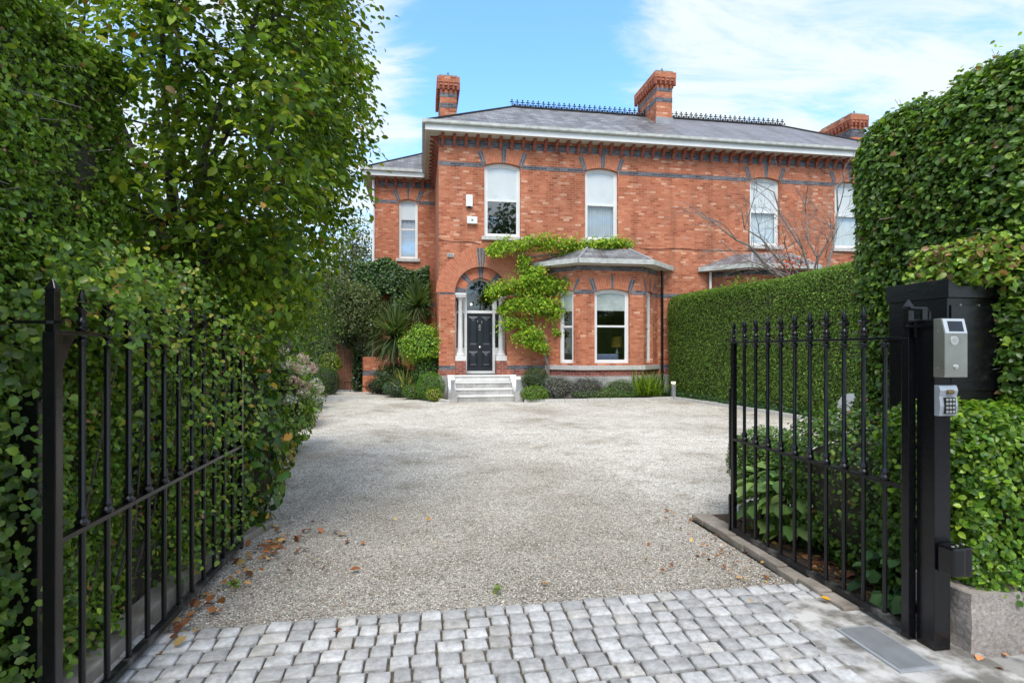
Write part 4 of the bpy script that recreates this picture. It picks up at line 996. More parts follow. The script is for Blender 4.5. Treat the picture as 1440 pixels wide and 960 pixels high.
# right post
gp = thing('gate_post', (2.54, 2.41, 0), 'square black steel post carrying the right gate, intercom and keypad', 'gate post')
mb = MB(); mb.box((2.492, 2.36, 0), (2.585, 2.46, 1.66)); mb.build('post', M_iron, gp, bevel=.004)
mb = MB(); mb.box((2.44, 2.455, 1.645), (2.56, 2.47, 1.662)); mb.tube([(2.475, 2.49, 1.625), (2.475, 2.49, 1.635)], .036, 12); mb.box((2.45, 2.4, 1.62), (2.5, 2.5, 1.632)); mb.build('top_strap', M_iron, gp)
mb = MB(); mb.box((2.50, 2.40, .16), (2.53, 2.52, .2)); mb.build('lower_strap', M_iron, gp)
mb = MB(); mb.box((2.53, 2.462, 1.3), (2.56, 2.475, 1.72)); mb.tube([(2.46, 2.47, 1.72), (2.56, 2.47, 1.72), (2.575, 2.47, 1.70), (2.575, 2.47, 1.5)], .009, 8); mb.build('conduit', M_iron, gp)
# plug box
pb = thing('junction_box', (2.58, 2.3, .42), 'small black hinged box on the gate post above the granite block', 'junction box')
mb = MB(); mb.box((2.50, 2.27, .42), (2.575, 2.357, .56)); mb.build('casing', M_iron, pb, bevel=.012)
mb = MB(); mb.box((2.577, 2.285, .41), (2.63, 2.357, .555)); mb.build('cover', M_iron, pb, bevel=.01)
mb = MB()
for x, y in ((2.52, 2.29), (2.555, 2.3), (2.6, 2.31)): mb.lathe((x, y, .562), [(.008, 0), (.006, .005)], 8)
mb.build('screws', M_steel, pb)
# intercom
ic = thing('intercom', (2.56, 2.3, 1.38), 'brushed steel video intercom on the black gate post', 'intercom')
x0, x1, y0, y1 = 2.484, 2.613, 2.298, 2.358
z0, z1, z2 = 1.375, 1.585, 1.66
mb = MB(); mb.prism([(x0, y1, z0), (x0, y0, z0), (x0, y0, z1), (x0, y0+.018, z2), (x0, y1, z2)], [(x1, y1, z0), (x1, y0, z0), (x1, y0, z1), (x1, y0+.018, z2), (x1, y1, z2)])
mb.build('casing', M_steel, ic, bevel=.0025)
def onslope(a, t, off=.0): # a across 0..1, t up the sloping top
    n = Vector((0, -(z2-z1), .018)).normalized()
    return Vector((x0+(x1-x0)*a, y0+.018*t, z1+(z2-z1)*t))+n*off*1.0
mb = MB(); o_ = [(.02, .03), (.98, .03), (.98, .97), (.02, .97)]; i_ = [(.2, .14), (.86, .14), (.86, .82), (.2, .82)]
for k in range(4): j = (k+1) % 4; mb.face([onslope(*o_[k], .0022), onslope(*o_[j], .0022), onslope(*i_[j], .0022), onslope(*i_[k], .0022)]); mb.face([onslope(*i_[k], .0022), onslope(*i_[j], .0022), onslope(*i_[j], .0006), onslope(*i_[k], .0006)])
mb.build('bezel', M_steellight, ic)
mb = MB(); mb.face([onslope(*p, .0012) for p in i_]); mb.build('camera_window', M_blackgl, ic)
xc = x0+(x1-x0)*.42
mb = MB(); mb.tube([(xc, y0+.001, 1.553), (xc, y0-.002, 1.553)], .022, 20); sp_ = mb.build('speaker', M_steellight, ic)
mb = MB()
for i in range(8):
    for r in (.007, .015): a = i*PI/4; mb.tube([(xc+r*math.cos(a), y0-.0015, 1.553+r*math.sin(a)), (xc+r*math.cos(a), y0-.0028, 1.553+r*math.sin(a))], .0016, 6)
mb.build('speaker_holes', M_iron, sp_)
mb = MB(); mb.tube([(xc+.008, y0+.001, 1.425), (xc+.008, y0-.004, 1.425), (xc+.008, y0-.007, 1.425)], [.012, .012, .006], 14); mb.build('call_button', M_brass, ic, smooth=True)
mb = MB()
for z in (1.42, 1.6): mb.tube([(x0-.001, y0+.035, z), (x0+.002, y0+.035, z)], .004, 8)
mb.build('screws', M_steellight, ic)
# keypad
kp = thing('keypad', (2.54, 2.3, 1.19), 'small silver keypad with twelve buttons below the steel intercom', 'keypad')
k0, k1, kz0, kz1 = 2.487, 2.588, 1.185, 1.335
mb = MB(); prof = [(0, 0), (.012, 0), (.02, .02), (.028, .06), (.018, .1), (.028, .13), (.012, .15), (0, .15)]
pr = [(2.357, kz0), (2.331, kz0), (2.326, kz0+.02), (2.323, kz0+.05), (2.329, kz0+.095), (2.322, kz0+.125), (2.331, kz1), (2.357, kz1)]
mb.prism([(k0, y, z) for y, z in pr], [(k1, y, z) for y, z in pr]); mb.build('casing', M_silver, kp, bevel=.003)
mb = MB(); mb.box((k0+.022, 2.3195, kz0+.012), (k1-.018, 2.3275, kz0+.092)); kb = mb.build('key_panel', M_blackgl, kp)
kx = [k0+.033, k0+.0515, k0+.070]
for r in range(4):
    for c_ in range(3):
        mb = MB(); x = kx[c_]; z = kz0+.022+r*.0195; mb.box((x-.0065, 2.316, z-.006), (x+.0065, 2.3194, z+.006)); mb.build('key', M_brass, kb, bevel=.0015)
mb = MB(); mb.tube([(k0+.035, 2.3225, kz0+.118), (k0+.07, 2.3225, kz0+.118)], .011, 10); mb.build('badge', noisy('bronze_badge', (.12, .09, .04), (.3, .22, .1), 90, .4, metal=.5), kp)
# black letter box cabinet
cb = thing('letter_cabinet', (3.08, 2.86, 1.1), 'large black metal letter cabinet with folded lid against the tall hedge', 'cabinet')
c0, c1, d0_, d1_, zz0, zz1 = 2.90, 3.27, 2.67, 3.06, 1.08, 1.84
mb = MB(); mb.box((c0, d0_, zz0), (c1, d1_, zz1)); mb.build('casing', M_iron, cb, bevel=.004)
mb = MB(); e = .012; lp = [(c0-e, 1.80), (c0-e, 1.905), (c0+.05, 1.865), (c1+e, 1.875), (c1+e, 1.80)]
mb.prism([(x, d0_-.02, z) for x, z in lp], [(x, d1_+.01, z) for x, z in lp]); mb.build('lid', M_iron, cb, bevel=.003)
mb = MB(); mb.box((c0+.02, d0_-.008, zz0+.2), (c1-.02, d0_-.001, zz1-.08)); mb.build('door', M_iron, cb, bevel=.003)
mb = MB()
for z, y in ((1.72, 2.8), (1.5, 2.78), (1.3, 2.95)): mb.tube([(c0-.004, y, z), (c0+.002, y, z)], .008, 8)
for x in (2.98, 3.1): mb.tube([(x, d0_-.011, 1.76), (x, d0_, 1.76)], .006, 8)
mb.build('rivets', M_steel, cb)
mb = MB(); mb.box((c0+.1, d0_+.1, 0), (c1-.1, d1_-.1, zz0)); mb.build('pedestal', M_iron, cb)
# granite block right of the post
gb = thing('granite_wall', (3.2, 2.4, 0), 'low pinkish granite kerb wall under the bright privet beside the gate post', 'wall')
bm = bmesh.new(); bmesh.ops.create_cube(bm, size=1); bmesh.ops.subdivide_edges(bm, edges=bm.edges, cuts=9, use_grid_fill=True)
for v_ in bm.verts:
    p = Vector((2.65+(v_.co.x+.5)*1.9, 2.31+(v_.co.y+.5)*.32, -.02+(v_.co.z+.5)*.33)); nn = noise.noise_vector(p*9)*.012; v_.co = p+nn-Vector((3.2, 2.4, 0))
me = bpy.data.meshes.new('block'); bm.to_mesh(me); bm.free(); me.materials.append(noisy('pink_granite', (.30, .25, .22), (.52, .47, .43), 45, .8, bump=.8, bscale=70, big=(4, .75))); link('block', me, gb, None)
# left post behind the left gate, buried in ivy
lp_ = thing('gate_post', (-1.5, 2.3, 0), 'dark steel post overgrown with ivy behind the left gate', 'gate post')
mb = MB(); mb.box((-1.58, 2.44, 0), (-1.48, 2.54, 1.35)); mb.build('post', M_iron, lp_, bevel=.004)
mb = MB(); mb.box((-1.46, 2.25, 1.60), (-1.29, 2.27, 1.612)); mb.tube([(-1.335, 2.28, 1.6), (-1.335, 2.28, 1.612)], .036, 12); mb.build('top_strap', M_iron, lp_)
# car glimpsed over the shrubs
car = thing('parked_car', (7.8, 6.5, 0), 'silver car parked behind the shrubs right of the drive, only its bonnet showing', 'car')
def sect(pts, y0, y1): return [(y0+.2, 13.9-x, z) for x, z in pts], [(y1+.2, 13.9-x, z) for x, z in pts]
cx0 = 5.4
body = [(0, .35), (0.02, .62), (.15, .78), (1.15, .93), (1.35, .95), (3.6, .98), (4.1, .92), (4.2, .6), (4.15, .3), (.1, .25)]
mb = MB(); a, b = sect([(cx0+x, z) for x, z in body], 6.8, 8.5); mb.prism(a, b); mb.build('body', M_carpaint, car, bevel=.06, smooth=True)
cab = [(1.2, .94), (1.95, 1.4), (3.2, 1.43), (3.9, .98)]
mb = MB(); a, b = sect([(cx0+x, z) for x, z in cab], 6.92, 8.38); mb.prism(a, b); mb.build('windows', M_blackgl, car, bevel=.05, smooth=True)
mb = MB(); a, b = sect([(cx0+x, z) for x, z in ((1.9, 1.4), (3.25, 1.43), (3.15, 1.47), (2.0, 1.45))], 6.95, 8.35); mb.prism(a, b); mb.build('roof', M_carpaint, car, bevel=.015)
for x in (.85, 3.35):
    for y in (6.82, 8.3):
        mb = MB(); mb.tube([(y+.18, 13.9-cx0-x, .32), (y+.38, 13.9-cx0-x, .32)], .32, 24); w = mb.build('wheel', M_rubber, car, bevel=.02)
        mb = MB(); mb.tube([(y+.17, 13.9-cx0-x, .32), (y+.39, 13.9-cx0-x, .32)], .2, 16); mb.build('rim', M_steellight, w)
for y in (6.95, 8.1):
    mb = MB(); mb.box((y+.2, 13.9-cx0-.14, .6), (y+.45, 13.91-cx0, .7)); mb.build('headlight', M_brass, car, bevel=.02)
# ---------------------------------------------------------------- planting: near
def Wd(X, D): return X*CT+D*ST, -X*ST+D*CT   # from camera-aligned metres to the house frame
def PX(px, D, z=None, py=None):
    X = (px-720)/FPX*D; u, v = Wd(X, D)
    return (u, v, EYE+(HY-py)*D/FPX if py is not None else z)
# left clipped hedge
hl_ = thing('tall_hedge', (-2.4, 2.9, 0), 'tall dark privet hedge behind the left gate', 'hedge')
P = []; N_ = []
for i in range(46):  # shoots that poke out between the gate bars
    b = np.array([-1.62, random.uniform(1.7, 3.9), random.uniform(.15, 1.9)]); d = np.array([random.uniform(.4, 1), random.uniform(-.4, .6), random.uniform(-.1, .7)]); d /= np.linalg.norm(d); L = random.uniform(.1, .3)
    for k in range(10): P.append(b+d*L*k/9+rng.normal(0, .012, 3)); N_.append(d*.3+np.array([0, 0, 1])+rng.normal(0, .5, 3))
hedge(hl_, (-3.4, .9, .08), (-1.6, 3.62, 3.25), ['+x', '+y', '+z', '-y'], 8600, .028, G_PRIVET, r=.22, jit=.1, lump=.06, lf=2.6, tpl=T_BIG, probs=[.14, .26, .3, .2, .08, .02], rnd=.75, up=.7, twigs=700,
      extra=[leaf_arrays(np.array(P), np.array(N_), .036, G_PRIVET[2:], T_BIG)])
iv = thing('ivy', (-1.5, 2.2, 0), 'dark variegated ivy climbing the post at the foot of the left hedge', 'ivy')
n = 1500; P = np.stack([-1.53+rng.normal(0, .06, n), rng.uniform(2.22, 2.62, n), rng.uniform(.03, 1.75, n)**1.0], 1)
leafmesh('foliage', [leaf_arrays(P, np.array([[.8, -.5, .4]])+rng.normal(0, .35, (n, 3)), .034, [(.05,.11,.012),(.08,.16,.018),(.12,.2,.03),(.16,.26,.03)], T_BIG, wide=1.1)], M_leaf, iv)
ot = thing('overgrowth', (-1.4, 3.7, 0), 'loose leafy growth pushing through the upper bars of the left gate', 'bush')
n = 10500; v_ = 2.45+2.3*rng.uniform(0, 1, n)**.75; w_ = np.clip((v_-2.3)/1.6, .15, 1); z_ = rng.uniform(.12, 2.0, n)
P = np.stack([-1.56+rng.uniform(0, 1, n)**1.5*(.08+.40*w_)*np.where(z_ > .9, 1, .55), v_, z_], 1); k_ = (lobes(P, 4.5, 12) > -.15); P = P[k_]
n = 4200; Q = np.stack([rng.uniform(-1.55, -1.16, n), rng.uniform(2.42, 4.7, n), 1.7+rng.normal(0, .13, n)], 1); Q = Q[(lobes(Q, 5, 15) > -.1) & (Q[:, 2] > 1.5)]; P = np.vstack([P, Q])
leafmesh('foliage', [leaf_arrays(P, np.array([[.7, -.3, .6]])+rng.normal(0, .6, P.shape), .036, [(.07,.145,.018),(.12,.23,.024),(.19,.32,.032),(.3,.43,.05),(.45,.42,.07),(.42,.22,.09)], T_BIG, probs=[.2, .3, .26, .16, .05, .03])], M_leaf, ot)
mb = MB()
for i in range(16):
    y = random.uniform(2.6, 4.6); mb.tube([(-1.62, y, .05), (-1.5, y+.1, .6), (-1.42+random.uniform(-.05, .1), y+random.uniform(-.1, .2), 1.2+random.random()*.6)], [.008, .006, .003], 5)
mb.build('stems', M_bark, ot)
# right tall hedge + low bright privet around the post
hr_ = thing('tall_hedge', (3.9, 3.0, 0), 'tall rounded privet hedge on the right, rising behind the black cabinet', 'hedge')
P = []; N_ = []; mb = MB()
for i in range(70):
    b = np.array([random.uniform(3.4, 3.8), random.uniform(2.3, 3.5), 3.19]); L = random.uniform(.06, .17) if random.random() < .25 else random.uniform(.02, .07); d = np.array([random.gauss(-.2, .3), random.gauss(0, .3), 1.])
    for k in range(3+int(L*40)): P.append(b+d*L*(k+1)/(3+int(L*40))); N_.append(rng.normal(0, .8, 3)+np.array([0, 0, .7]))
hedge(hr_, (3.15, 2.35, .5), (5.4, 3.92, 3.30), ['-x', '+y', '+z', '-y'], 6400, .038, [(.06,.125,.02),(.10,.20,.03),(.15,.275,.042),(.215,.35,.05),(.31,.45,.06),(.30,.18,.08)], r=.42, jit=.1, lump=.08, lf=2.4, tpl=T_BIG, probs=[.12, .28, .32, .19, .07, .02], rnd=.7, up=.75, twigs=900,
      extra=[leaf_arrays(np.array(P), np.array(N_), .034, G_PRIVET[1:], T_BIG)])
n = 900; P = np.stack([rng.uniform(3.04, 3.2, n), rng.uniform(2.5, 3.1, n), rng.uniform(1.88, 2.15, n)], 1)
leafmesh('foliage', [leaf_arrays(P, np.array([[-.5, -.3, .7]])+rng.normal(0, .5, (n, 3)), .038, G_PRIVET[1:], T_BIG)], M_leaf, hr_)
n = 1500; P = np.stack([rng.uniform(3.26, 3.5, n), rng.uniform(2.45, 2.75, n), rng.uniform(1.05, 2.0, n)], 1)
leafmesh('foliage', [leaf_arrays(P, np.array([[-.4, -.7, .6]])+rng.normal(0, .5, (n, 3)), .042, G_PRIVET[1:]+G_BRIGHT[:1], T_BIG)], M_leaf, hr_)
lb = thing('low_hedge', (3.2, 2.6, 0), 'bright green low privet spilling over the granite wall at the right edge', 'hedge')
hedge(lb, (2.68, 2.3, .27), (4.2, 3.0, 1.17), ['-x', '-y', '+z'], 6800, .033, [(.06,.15,.018),(.11,.23,.022),(.18,.32,.028),(.27,.42,.035)], r=.22, jit=.08, lump=.06, lf=4, tpl=T_BIG, probs=[.2, .3, .32, .18])
# shrubs in the bed behind the right gate
sh = thing('privet_bush', (2.98, 3.3, 0), 'tall twiggy privet bush right behind the open right gate', 'bush')
shrub(None, None, None, (3.12, 3.5, .53), (.46, .7, .6), 15000, .034, [(.05,.11,.02),(.08,.17,.027),(.13,.25,.033),(.23,.35,.04),(.3,.18,.07)], root=sh, tpl=T_BIG, probs=[.22, .35, .28, .13, .02], shell=.22, boxy=2.8, core=.62)
shrub('privet_bush', 'dark bush against the black cabinet foot, nearest the gate post', 'bush', (3.05, 2.85, .45), (.4, .4, .6), 8000, .034, [(.05,.11,.02),(.08,.17,.027),(.13,.25,.033)], tpl=T_BIG, boxy=2.6)
u, v, z = PX(1085, 4.75, .6)
shrub('box_ball', 'clipped round box bush behind the far end of the right gate', 'bush', (u+.05, v+.15, .52), (.33, .36, .34), 9000, .022, [(.07,.17,.018),(.11,.24,.024),(.17,.33,.03)], shell=.12, lump=.05)
hy = thing('hydrangea', (2.9, 4.1, 0), 'pale green large leaved plant under the box ball behind the right gate', 'plant')
P, N = blob_points(260, (2.86, 4.0, .34), (.3, .42, .3), .3, .1, 3, .05)
leafmesh('foliage', [leaf_arrays(P, N*.4+np.array([0, 0, 1])+rng.normal(0, .3, N.shape), .14, [(.18,.31,.09),(.25,.4,.12),(.33,.48,.15),(.14,.26,.07)], T_BIG, down=.7, tip=N*.8)], M_leafm, hy)
mb = MB()
for i in range(14): a = random.uniform(0, 6.28); mb.tube([(2.86, 4.0, .02), (2.86+.2*math.cos(a), 4.0+.3*math.sin(a), .4)], .006, 5)
mb.build('stems', M_bark, hy)
hb = thing('broadleaf_plant', (2.75, 2.85, 0), 'small bluish broad leaved plant by the foot of the right gate', 'plant')
P, N = blob_points(70, (2.72, 2.83, .2), (.13, .2, .2), .3, .1, 3, .04)
leafmesh('foliage', [leaf_arrays(P, N*.5+np.array([0, 0, 1])+rng.normal(0, .3, N.shape), .1, [(.05,.13,.05),(.08,.18,.06),(.12,.24,.08)], T_BIG, tip=N)], M_leafm, hb)
# fallen leaves
BR = [(.25,.09,.03),(.35,.14,.05),(.42,.2,.08),(.2,.08,.04),(.5,.32,.12)]
def litter(name, label, n, pts, s=.055, cols=BR):
    P = np.array([(random.gauss(a, sa), random.gauss(b, sb), .012+random.random()*.03) for (a, b, sa, sb, w) in pts for _ in range(int(n*w))])
    N = np.array([[0, 0, 1.]])+rng.normal(0, .35, (len(P), 3))
    o = leafmesh(name, [leaf_arrays(P, N, s, cols, T_BIG, down=0)], M_litter, None, (0, 0, 0)); return props(o, label, 'leaves', kind='stuff')
litter('fallen_leaves', 'dry brown leaves drifted around the left gate and under the left shrubs', 170, [(-1.12, 4.5, .1, .2, .32), (-1.15, 3.9, .08, .3, .15), (-.9, 4.6, .2, .3, .1), (-1.25, 3.3, .04, .3, .12), (-.7, 4.2, .4, .5, .08)])
litter('fallen_leaves', 'brown leaf litter lying in the bed behind the right gate', 420, [(2.72, 3.2, .1, .35, .6), (2.7, 3.6, .08, .25, .4)], .07)
litter('fallen_leaves', 'crumbs of russet leaves along the gravel by the right gate kerb', 90, [(2.2, 3.75, .1, .4, .5), (1.9, 3.6, .25, .3, .3), (2.25, 4.6, .1, .3, .2)], .03)
def one_leaf(px, py, s, col, label, z=.036):
    u, v = GR(px, py); P = np.array([[u, v, z]]); V, F, C = leaf_arrays(P, np.array([[.1, -.15, 1]]), s, [col], T_BIG, down=0, tip=np.array([[-.6, .8, 0]])*3, wide=.9)
    o = np_mesh('fallen_leaf', V, F, C, M_litter, None, (u, v, z)); props(o, label, 'leaf', 'single fallen leaves')
one_leaf(1168, 856, .085, (.75, .45, .02), 'single yellow leaf lying on the granite setts near the right gate', .052)
one_leaf(1420, 925, .07, (.55, .28, .12), 'tan leaf on the pavement under the granite wall', .01)
one_leaf(512, 768, .05, (.5, .18, .06), 'rust leaf alone on the gravel in the middle left of the drive', .02)
one_leaf(770, 826, .045, (.45, .25, .1), 'small tan leaf on gravel just above the middle setts', .02)
def sprig(px, py, label):
    u, v = GR(px, py); P = np.array([[u+random.gauss(0, .02), v+random.gauss(0, .018), .02+random.random()*.03] for _ in range(16)])
    leafmesh('weed', [leaf_arrays(P, rng.normal(0, .4, (16, 3))+np.array([0, 0, 1]), .028, G_BRIGHT, T_BIG)], M_leaf, None, (u, v, 0)); props(bpy.context.scene.objects[-1] if False else COL.objects[-1], label, 'weed')
sprig(330, 826, 'small green weed in the gravel beside the left gate')
sprig(700, 835, 'tiny green weed sprouting at the edge of the setts')

# hornbeam over the left hedge
tr = thing('hornbeam_tree', (-2.0, 4.9, 0), 'large spreading hornbeam tree overhanging the left hedge and drive', 'tree')
cc = np.array([-1.62, 5.0, 3.9]); rr = np.array([1.35, 1.85, 2.4])
cl = []
r2 = np.random.default_rng(11)
while len(cl) < 960:
    d = unit(r2.normal(size=(1, 3)))[0]; rad = r2.uniform(.25, 1)**.42; k = (np.abs(d)**2.7).sum()**(-1/2.7); p = cc+d*rr*k*rad*(1+.09*math.sin(d[0]*7+d[2]*5))
    if p[2] > 5.7 or p[0] > -.36-.055*p[1]-max(0, 2.95-p[2])*.42: continue
    # an open part low on the trunk side, where the limbs show
    if p[0] < -1.65 and 2.5 < p[2] and r2.random() < .72: continue
    cl.append(p)
cl = np.array(cl)
trunk = [Vector((-2.02, 4.9, 0)), Vector((-2.05, 4.88, .9)), Vector((-1.98, 4.85, 1.7)), Vector((-1.95, 4.83, 2.2))]
mb = MB(); mb.tube(trunk, [.13, .11, .10, .09], 12); mb.build('trunk', M_bark, tr, smooth=True)
forks = []
mb = MB()
for k, (dx, dy, L) in enumerate([(-.35, -.25, 2.6), (-.1, .3, 2.9), (.35, -.1, 2.7), (.65, -.45, 2.2), (.55, .5, 2.4), (-.5, .3, 2.2), (.95, .1, 1.7), (.2, -.7, 2.0)]):
    b = trunk[-1] if k % 2 else trunk[-2].lerp(trunk[-1], .6); d = Vector((dx, dy, 1)).normalized(); pts = [b]
    for j in range(1, 7):
        d2 = (d+Vector((random.gauss(0, .12), random.gauss(0, .12), .05*j))).normalized(); pts.append(pts[-1]+d2*L/6)
    mb.tube(pts, [.036*(1-j/7.5)+.004 for j in range(7)], 8); forks += pts[1:]
mb.build('limb', M_bark, tr, smooth=True)
mb = MB()
for p in cl[::3]:
    q = min(forks, key=lambda f: (f-Vector(p)).length+max(0, f.z-p[2])*.6); m_ = q.lerp(Vector(p), .5)+Vector((0, 0, .08))
    mb.tube([q, m_, Vector(p)], [.011, .007, .003], 4, cap=False)
mb.build('twigs', M_bark, tr)
P = []; N = []; Tp = []
for p in cl:
    n = int(r2.integers(38, 74)); out = (p-cc)/rr; out /= np.linalg.norm(out)+1e-6
    ax = out*.8+r2.normal(0, .5, 3); ax[2] -= .25; ax /= np.linalg.norm(ax)
    t = r2.uniform(-.5, .5, (n, 1)); q = p+ax*t*.5+r2.normal(0, .075, (n, 3)); P.append(q)
    N.append(np.array([0, 0, .75])+out*.45+r2.normal(0, .35, (n, 3))); Tp.append(np.tile(ax*.7+np.array([0, 0, -.35]), (n, 1))+r2.normal(0, .5, (n, 3)))
P = np.vstack(P); N = np.vstack(N); Tp = np.vstack(Tp)
keep = P[:, 0]-.0 < 9; 
HB = [(.06,.125,.012),(.10,.19,.015),(.155,.26,.018),(.235,.34,.022),(.34,.42,.03),(.3,.18,.045)]
leafmesh('crown', [leaf_arrays(P, N, .060, HB, T_BIG, tip=Tp*1.2, probs=[.18, .27, .27, .17, .09, .02], wide=.85)], M_leafm, tr)

# left border shrubs
def bl(name, label, cat, px, D, z, rad, n, ls, cols, **k):
    u, v, _ = PX(px, D, z); return shrub(name, label, cat, (u, v, z), rad, n, ls, cols, **k)
bl('laurel', 'glossy laurel with some yellow and orange leaves at the end of the left gate', 'shrub', 335, 4.75, .72, (.36, .45, .8), 1500, .10, [(.04,.10,.018),(.07,.16,.024),(.12,.24,.03),(.2,.32,.035),(.6,.32,.04)], tpl=T_BIG, probs=[.22, .3, .26, .15, .07], wide=.8, shell=.25, boxy=2.5)
bl('rose_bush', 'loose light green bush growing through the left gate bars', 'bush', 262, 4.3, .75, (.5, .8, .95), 5200, .045, [(.05,.11,.018),(.09,.18,.022),(.15,.27,.027),(.26,.38,.05),(.36,.36,.05)], tpl=T_BIG, probs=[.25, .3, .25, .15, .05], shell=.25, boxy=2.6)
bl('evergreen_shrub', 'dark evergreen shrub mass under the hornbeam tree', 'shrub', 190, 6.0, 1.4, (1.3, 1.1, 1.6), 6500, .06, G_DARK+[(.06,.12,.02),(.2,.1,.03)], tpl=T_BIG, probs=[.2, .25, .25, .17, .11, .02], shell=.2)
bl('evergreen_shrub', 'mid green shrub between the hornbeam and the hydrangea', 'shrub', 318, 7.4, 1.3, (.75, .9, 1.4), 4600, .06, [(.025,.07,.012),(.05,.11,.018),(.09,.17,.02),(.15,.1,.04)], tpl=T_BIG, probs=[.3, .38, .28, .04], shell=.2)
hyd = thing('hydrangea_bush', (*PX(388, 8.3, 0)[:2], 0), 'hydrangea bush with faded cream and pink flower heads left of the drive', 'bush')
u, v, _ = PX(388, 8.3, 0)
shrub(None, None, None, (u, v, .75), (.58, .85, .8), 3200, .08, [(.11,.22,.03),(.18,.33,.045),(.26,.42,.055),(.4,.5,.1)], root=hyd, tpl=T_BIG, shell=.2)
for i in range(34):
    a = random.uniform(-2.2, .6); e = random.uniform(.0, 1.25); c = np.array([u+.6*math.cos(a)*math.cos(e), v+.87*math.sin(a)*math.cos(e), .75+.83*math.sin(e)]); n = 130
    P, N = blob_points(n, c, (.1, .1, .07), .1, .05, 3)
    col = random.choice([[(.62,.55,.38),(.7,.62,.48)], [(.6,.38,.30),(.66,.48,.4)], [(.72,.70,.6),(.6,.6,.4)]])
    leafmesh('flower_head', [leaf_arrays(P, N+rng.normal(0, .3, N.shape), .028, col, T_OVAL, wide=1.3)], M_petal, hyd)
bl('euonymus_bush', 'yellow and orange tinged low bush below the hydrangea', 'bush', 372, 6.2, .35, (.3, .5, .4), 900, .07, [(.14,.2,.02),(.25,.3,.03),(.45,.3,.03),(.06,.13,.02)], tpl=T_BIG)
bl('box_hedge_bush', 'rounded mid green bush on the left border beyond the hydrangea', 'bush', 412, 11.0, .5, (.55, .9, .6), 3600, .04, [(.03,.09,.012),(.06,.14,.018),(.1,.2,.02)])
bl('feathery_shrub', 'pale feathery shrub standing behind the hydrangea', 'shrub', 375, 10.5, 1.25, (.75, .7, 1.1), 7000, .055, [(.06,.13,.03),(.09,.18,.04),(.13,.24,.05)], tpl=T_LONG, shell=.2, up=.2)
bl('small_shrub', 'small green shrub at the left kerb before the clipped box ball', 'shrub', 432, 14.5, .45, (.5, .7, .55), 2600, .05, [(.03,.09,.012),(.07,.15,.02),(.14,.24,.03)])
bl('box_ball', 'dark clipped box ball at the left kerb before the timber side gate', 'bush', 459, 19.3, .45, (.42, .42, .5), 5200, .03, [(.03,.085,.016),(.045,.115,.02),(.065,.15,.028)], shell=.08, lump=.02, boxy=2.8)
bl('choisya_bush', 'yellow green bush above the dark box ball by the side gate', 'bush', 465, 20.2, 1.1, (.42, .42, .36), 1200, .06, G_YEL, tpl=T_BIG)
def column_tree(px, D, h, r, n, ls, cols, label, trunk=True, cat='tree', zb=0.3, name='garden_tree', shell=.35, stems=3, **k):
    u, v, _ = PX(px, D, 0); t = thing(name, (u, v, 0), label, cat)
    P, N = blob_points(n, (u, v, zb+(h-zb)/2), (r, r, (h-zb)/2), shell, .25, 4)
    leafmesh('crown', [leaf_arrays(P, N*.5+np.array([0, 0, .6])+rng.normal(0, .5, N.shape), ls, cols, k.get('tpl', T_OVAL), clump=k.get('clump'))], M_leafm, t)
    mb = MB()
    for i in range(stems):
        a = random.uniform(0, 6.28); p0 = Vector((u+.08*math.cos(a), v+.08*math.sin(a), 0)); pts = [p0]
        for j in range(5): pts.append(pts[-1]+Vector((math.cos(a)*.07*r+random.gauss(0, .05), math.sin(a)*.07*r+random.gauss(0, .05), h*.16)))
        mb.tube(pts, [.05*h/4*(1-j/7) for j in range(6)], 7)
    mb.build('trunk', k.get('bark', M_bark), t, smooth=True)
    return t
column_tree(452, 20.5, 5.0, 1.15, 11000, .08, [(.07,.11,.035),(.10,.155,.055),(.15,.21,.075),(.2,.2,.12)], 'small tree with slender grey stems and greyish leaves by the side gate', zb=1.9, bark=M_barkpale)
column_tree(505, 21.0, 4.1, 1.05, 11000, .085, [(.07,.115,.035),(.11,.165,.055),(.17,.23,.08),(.25,.26,.14)], 'arching grey green climber tree over the side gate', zb=1.75, stems=2)
column_tree(408, 16, 4.2, 1.3, 9000, .075, G_FAR, 'broad green tree beyond the left border', zb=.3)
column_tree(330, 12.5, 4.0, 1.5, 9000, .075, G_FAR[:3]+[(.2,.25,.04)], 'leafy tree behind the hydrangea in the left border', zb=.2)
column_tree(250, 11, 3.9, 1.9, 9000, .09, G_FAR[:3], 'wide dark tree far behind the left gate', zb=.2)
column_tree(110, 10, 4.0, 1.9, 5000, .09, G_DARK, 'dark tree hidden behind the left hedge', zb=.2)
column_tree(497, 38, 11.2, 2.3, 9500, .2, [(.07,.11,.04),(.12,.17,.07),(.2,.22,.1)], 'tall pale tree rising far behind the wing of the house', zb=1.5, shell=.5)
column_tree(462, 33, 6.5, 2.4, 6500, .16, [(.10,.16,.05),(.15,.22,.07),(.22,.25,.1)], 'hazy light green tree between the hornbeam and the house wing', zb=.5)
column_tree(395, 36, 9.5, 3.2, 6500, .22, G_FAR, 'distant tree glimpsed through the hornbeam', zb=.5)
column_tree(290, 30, 7.5, 3.2, 6500, .22, G_FAR, 'distant tree behind the left garden', zb=.5)
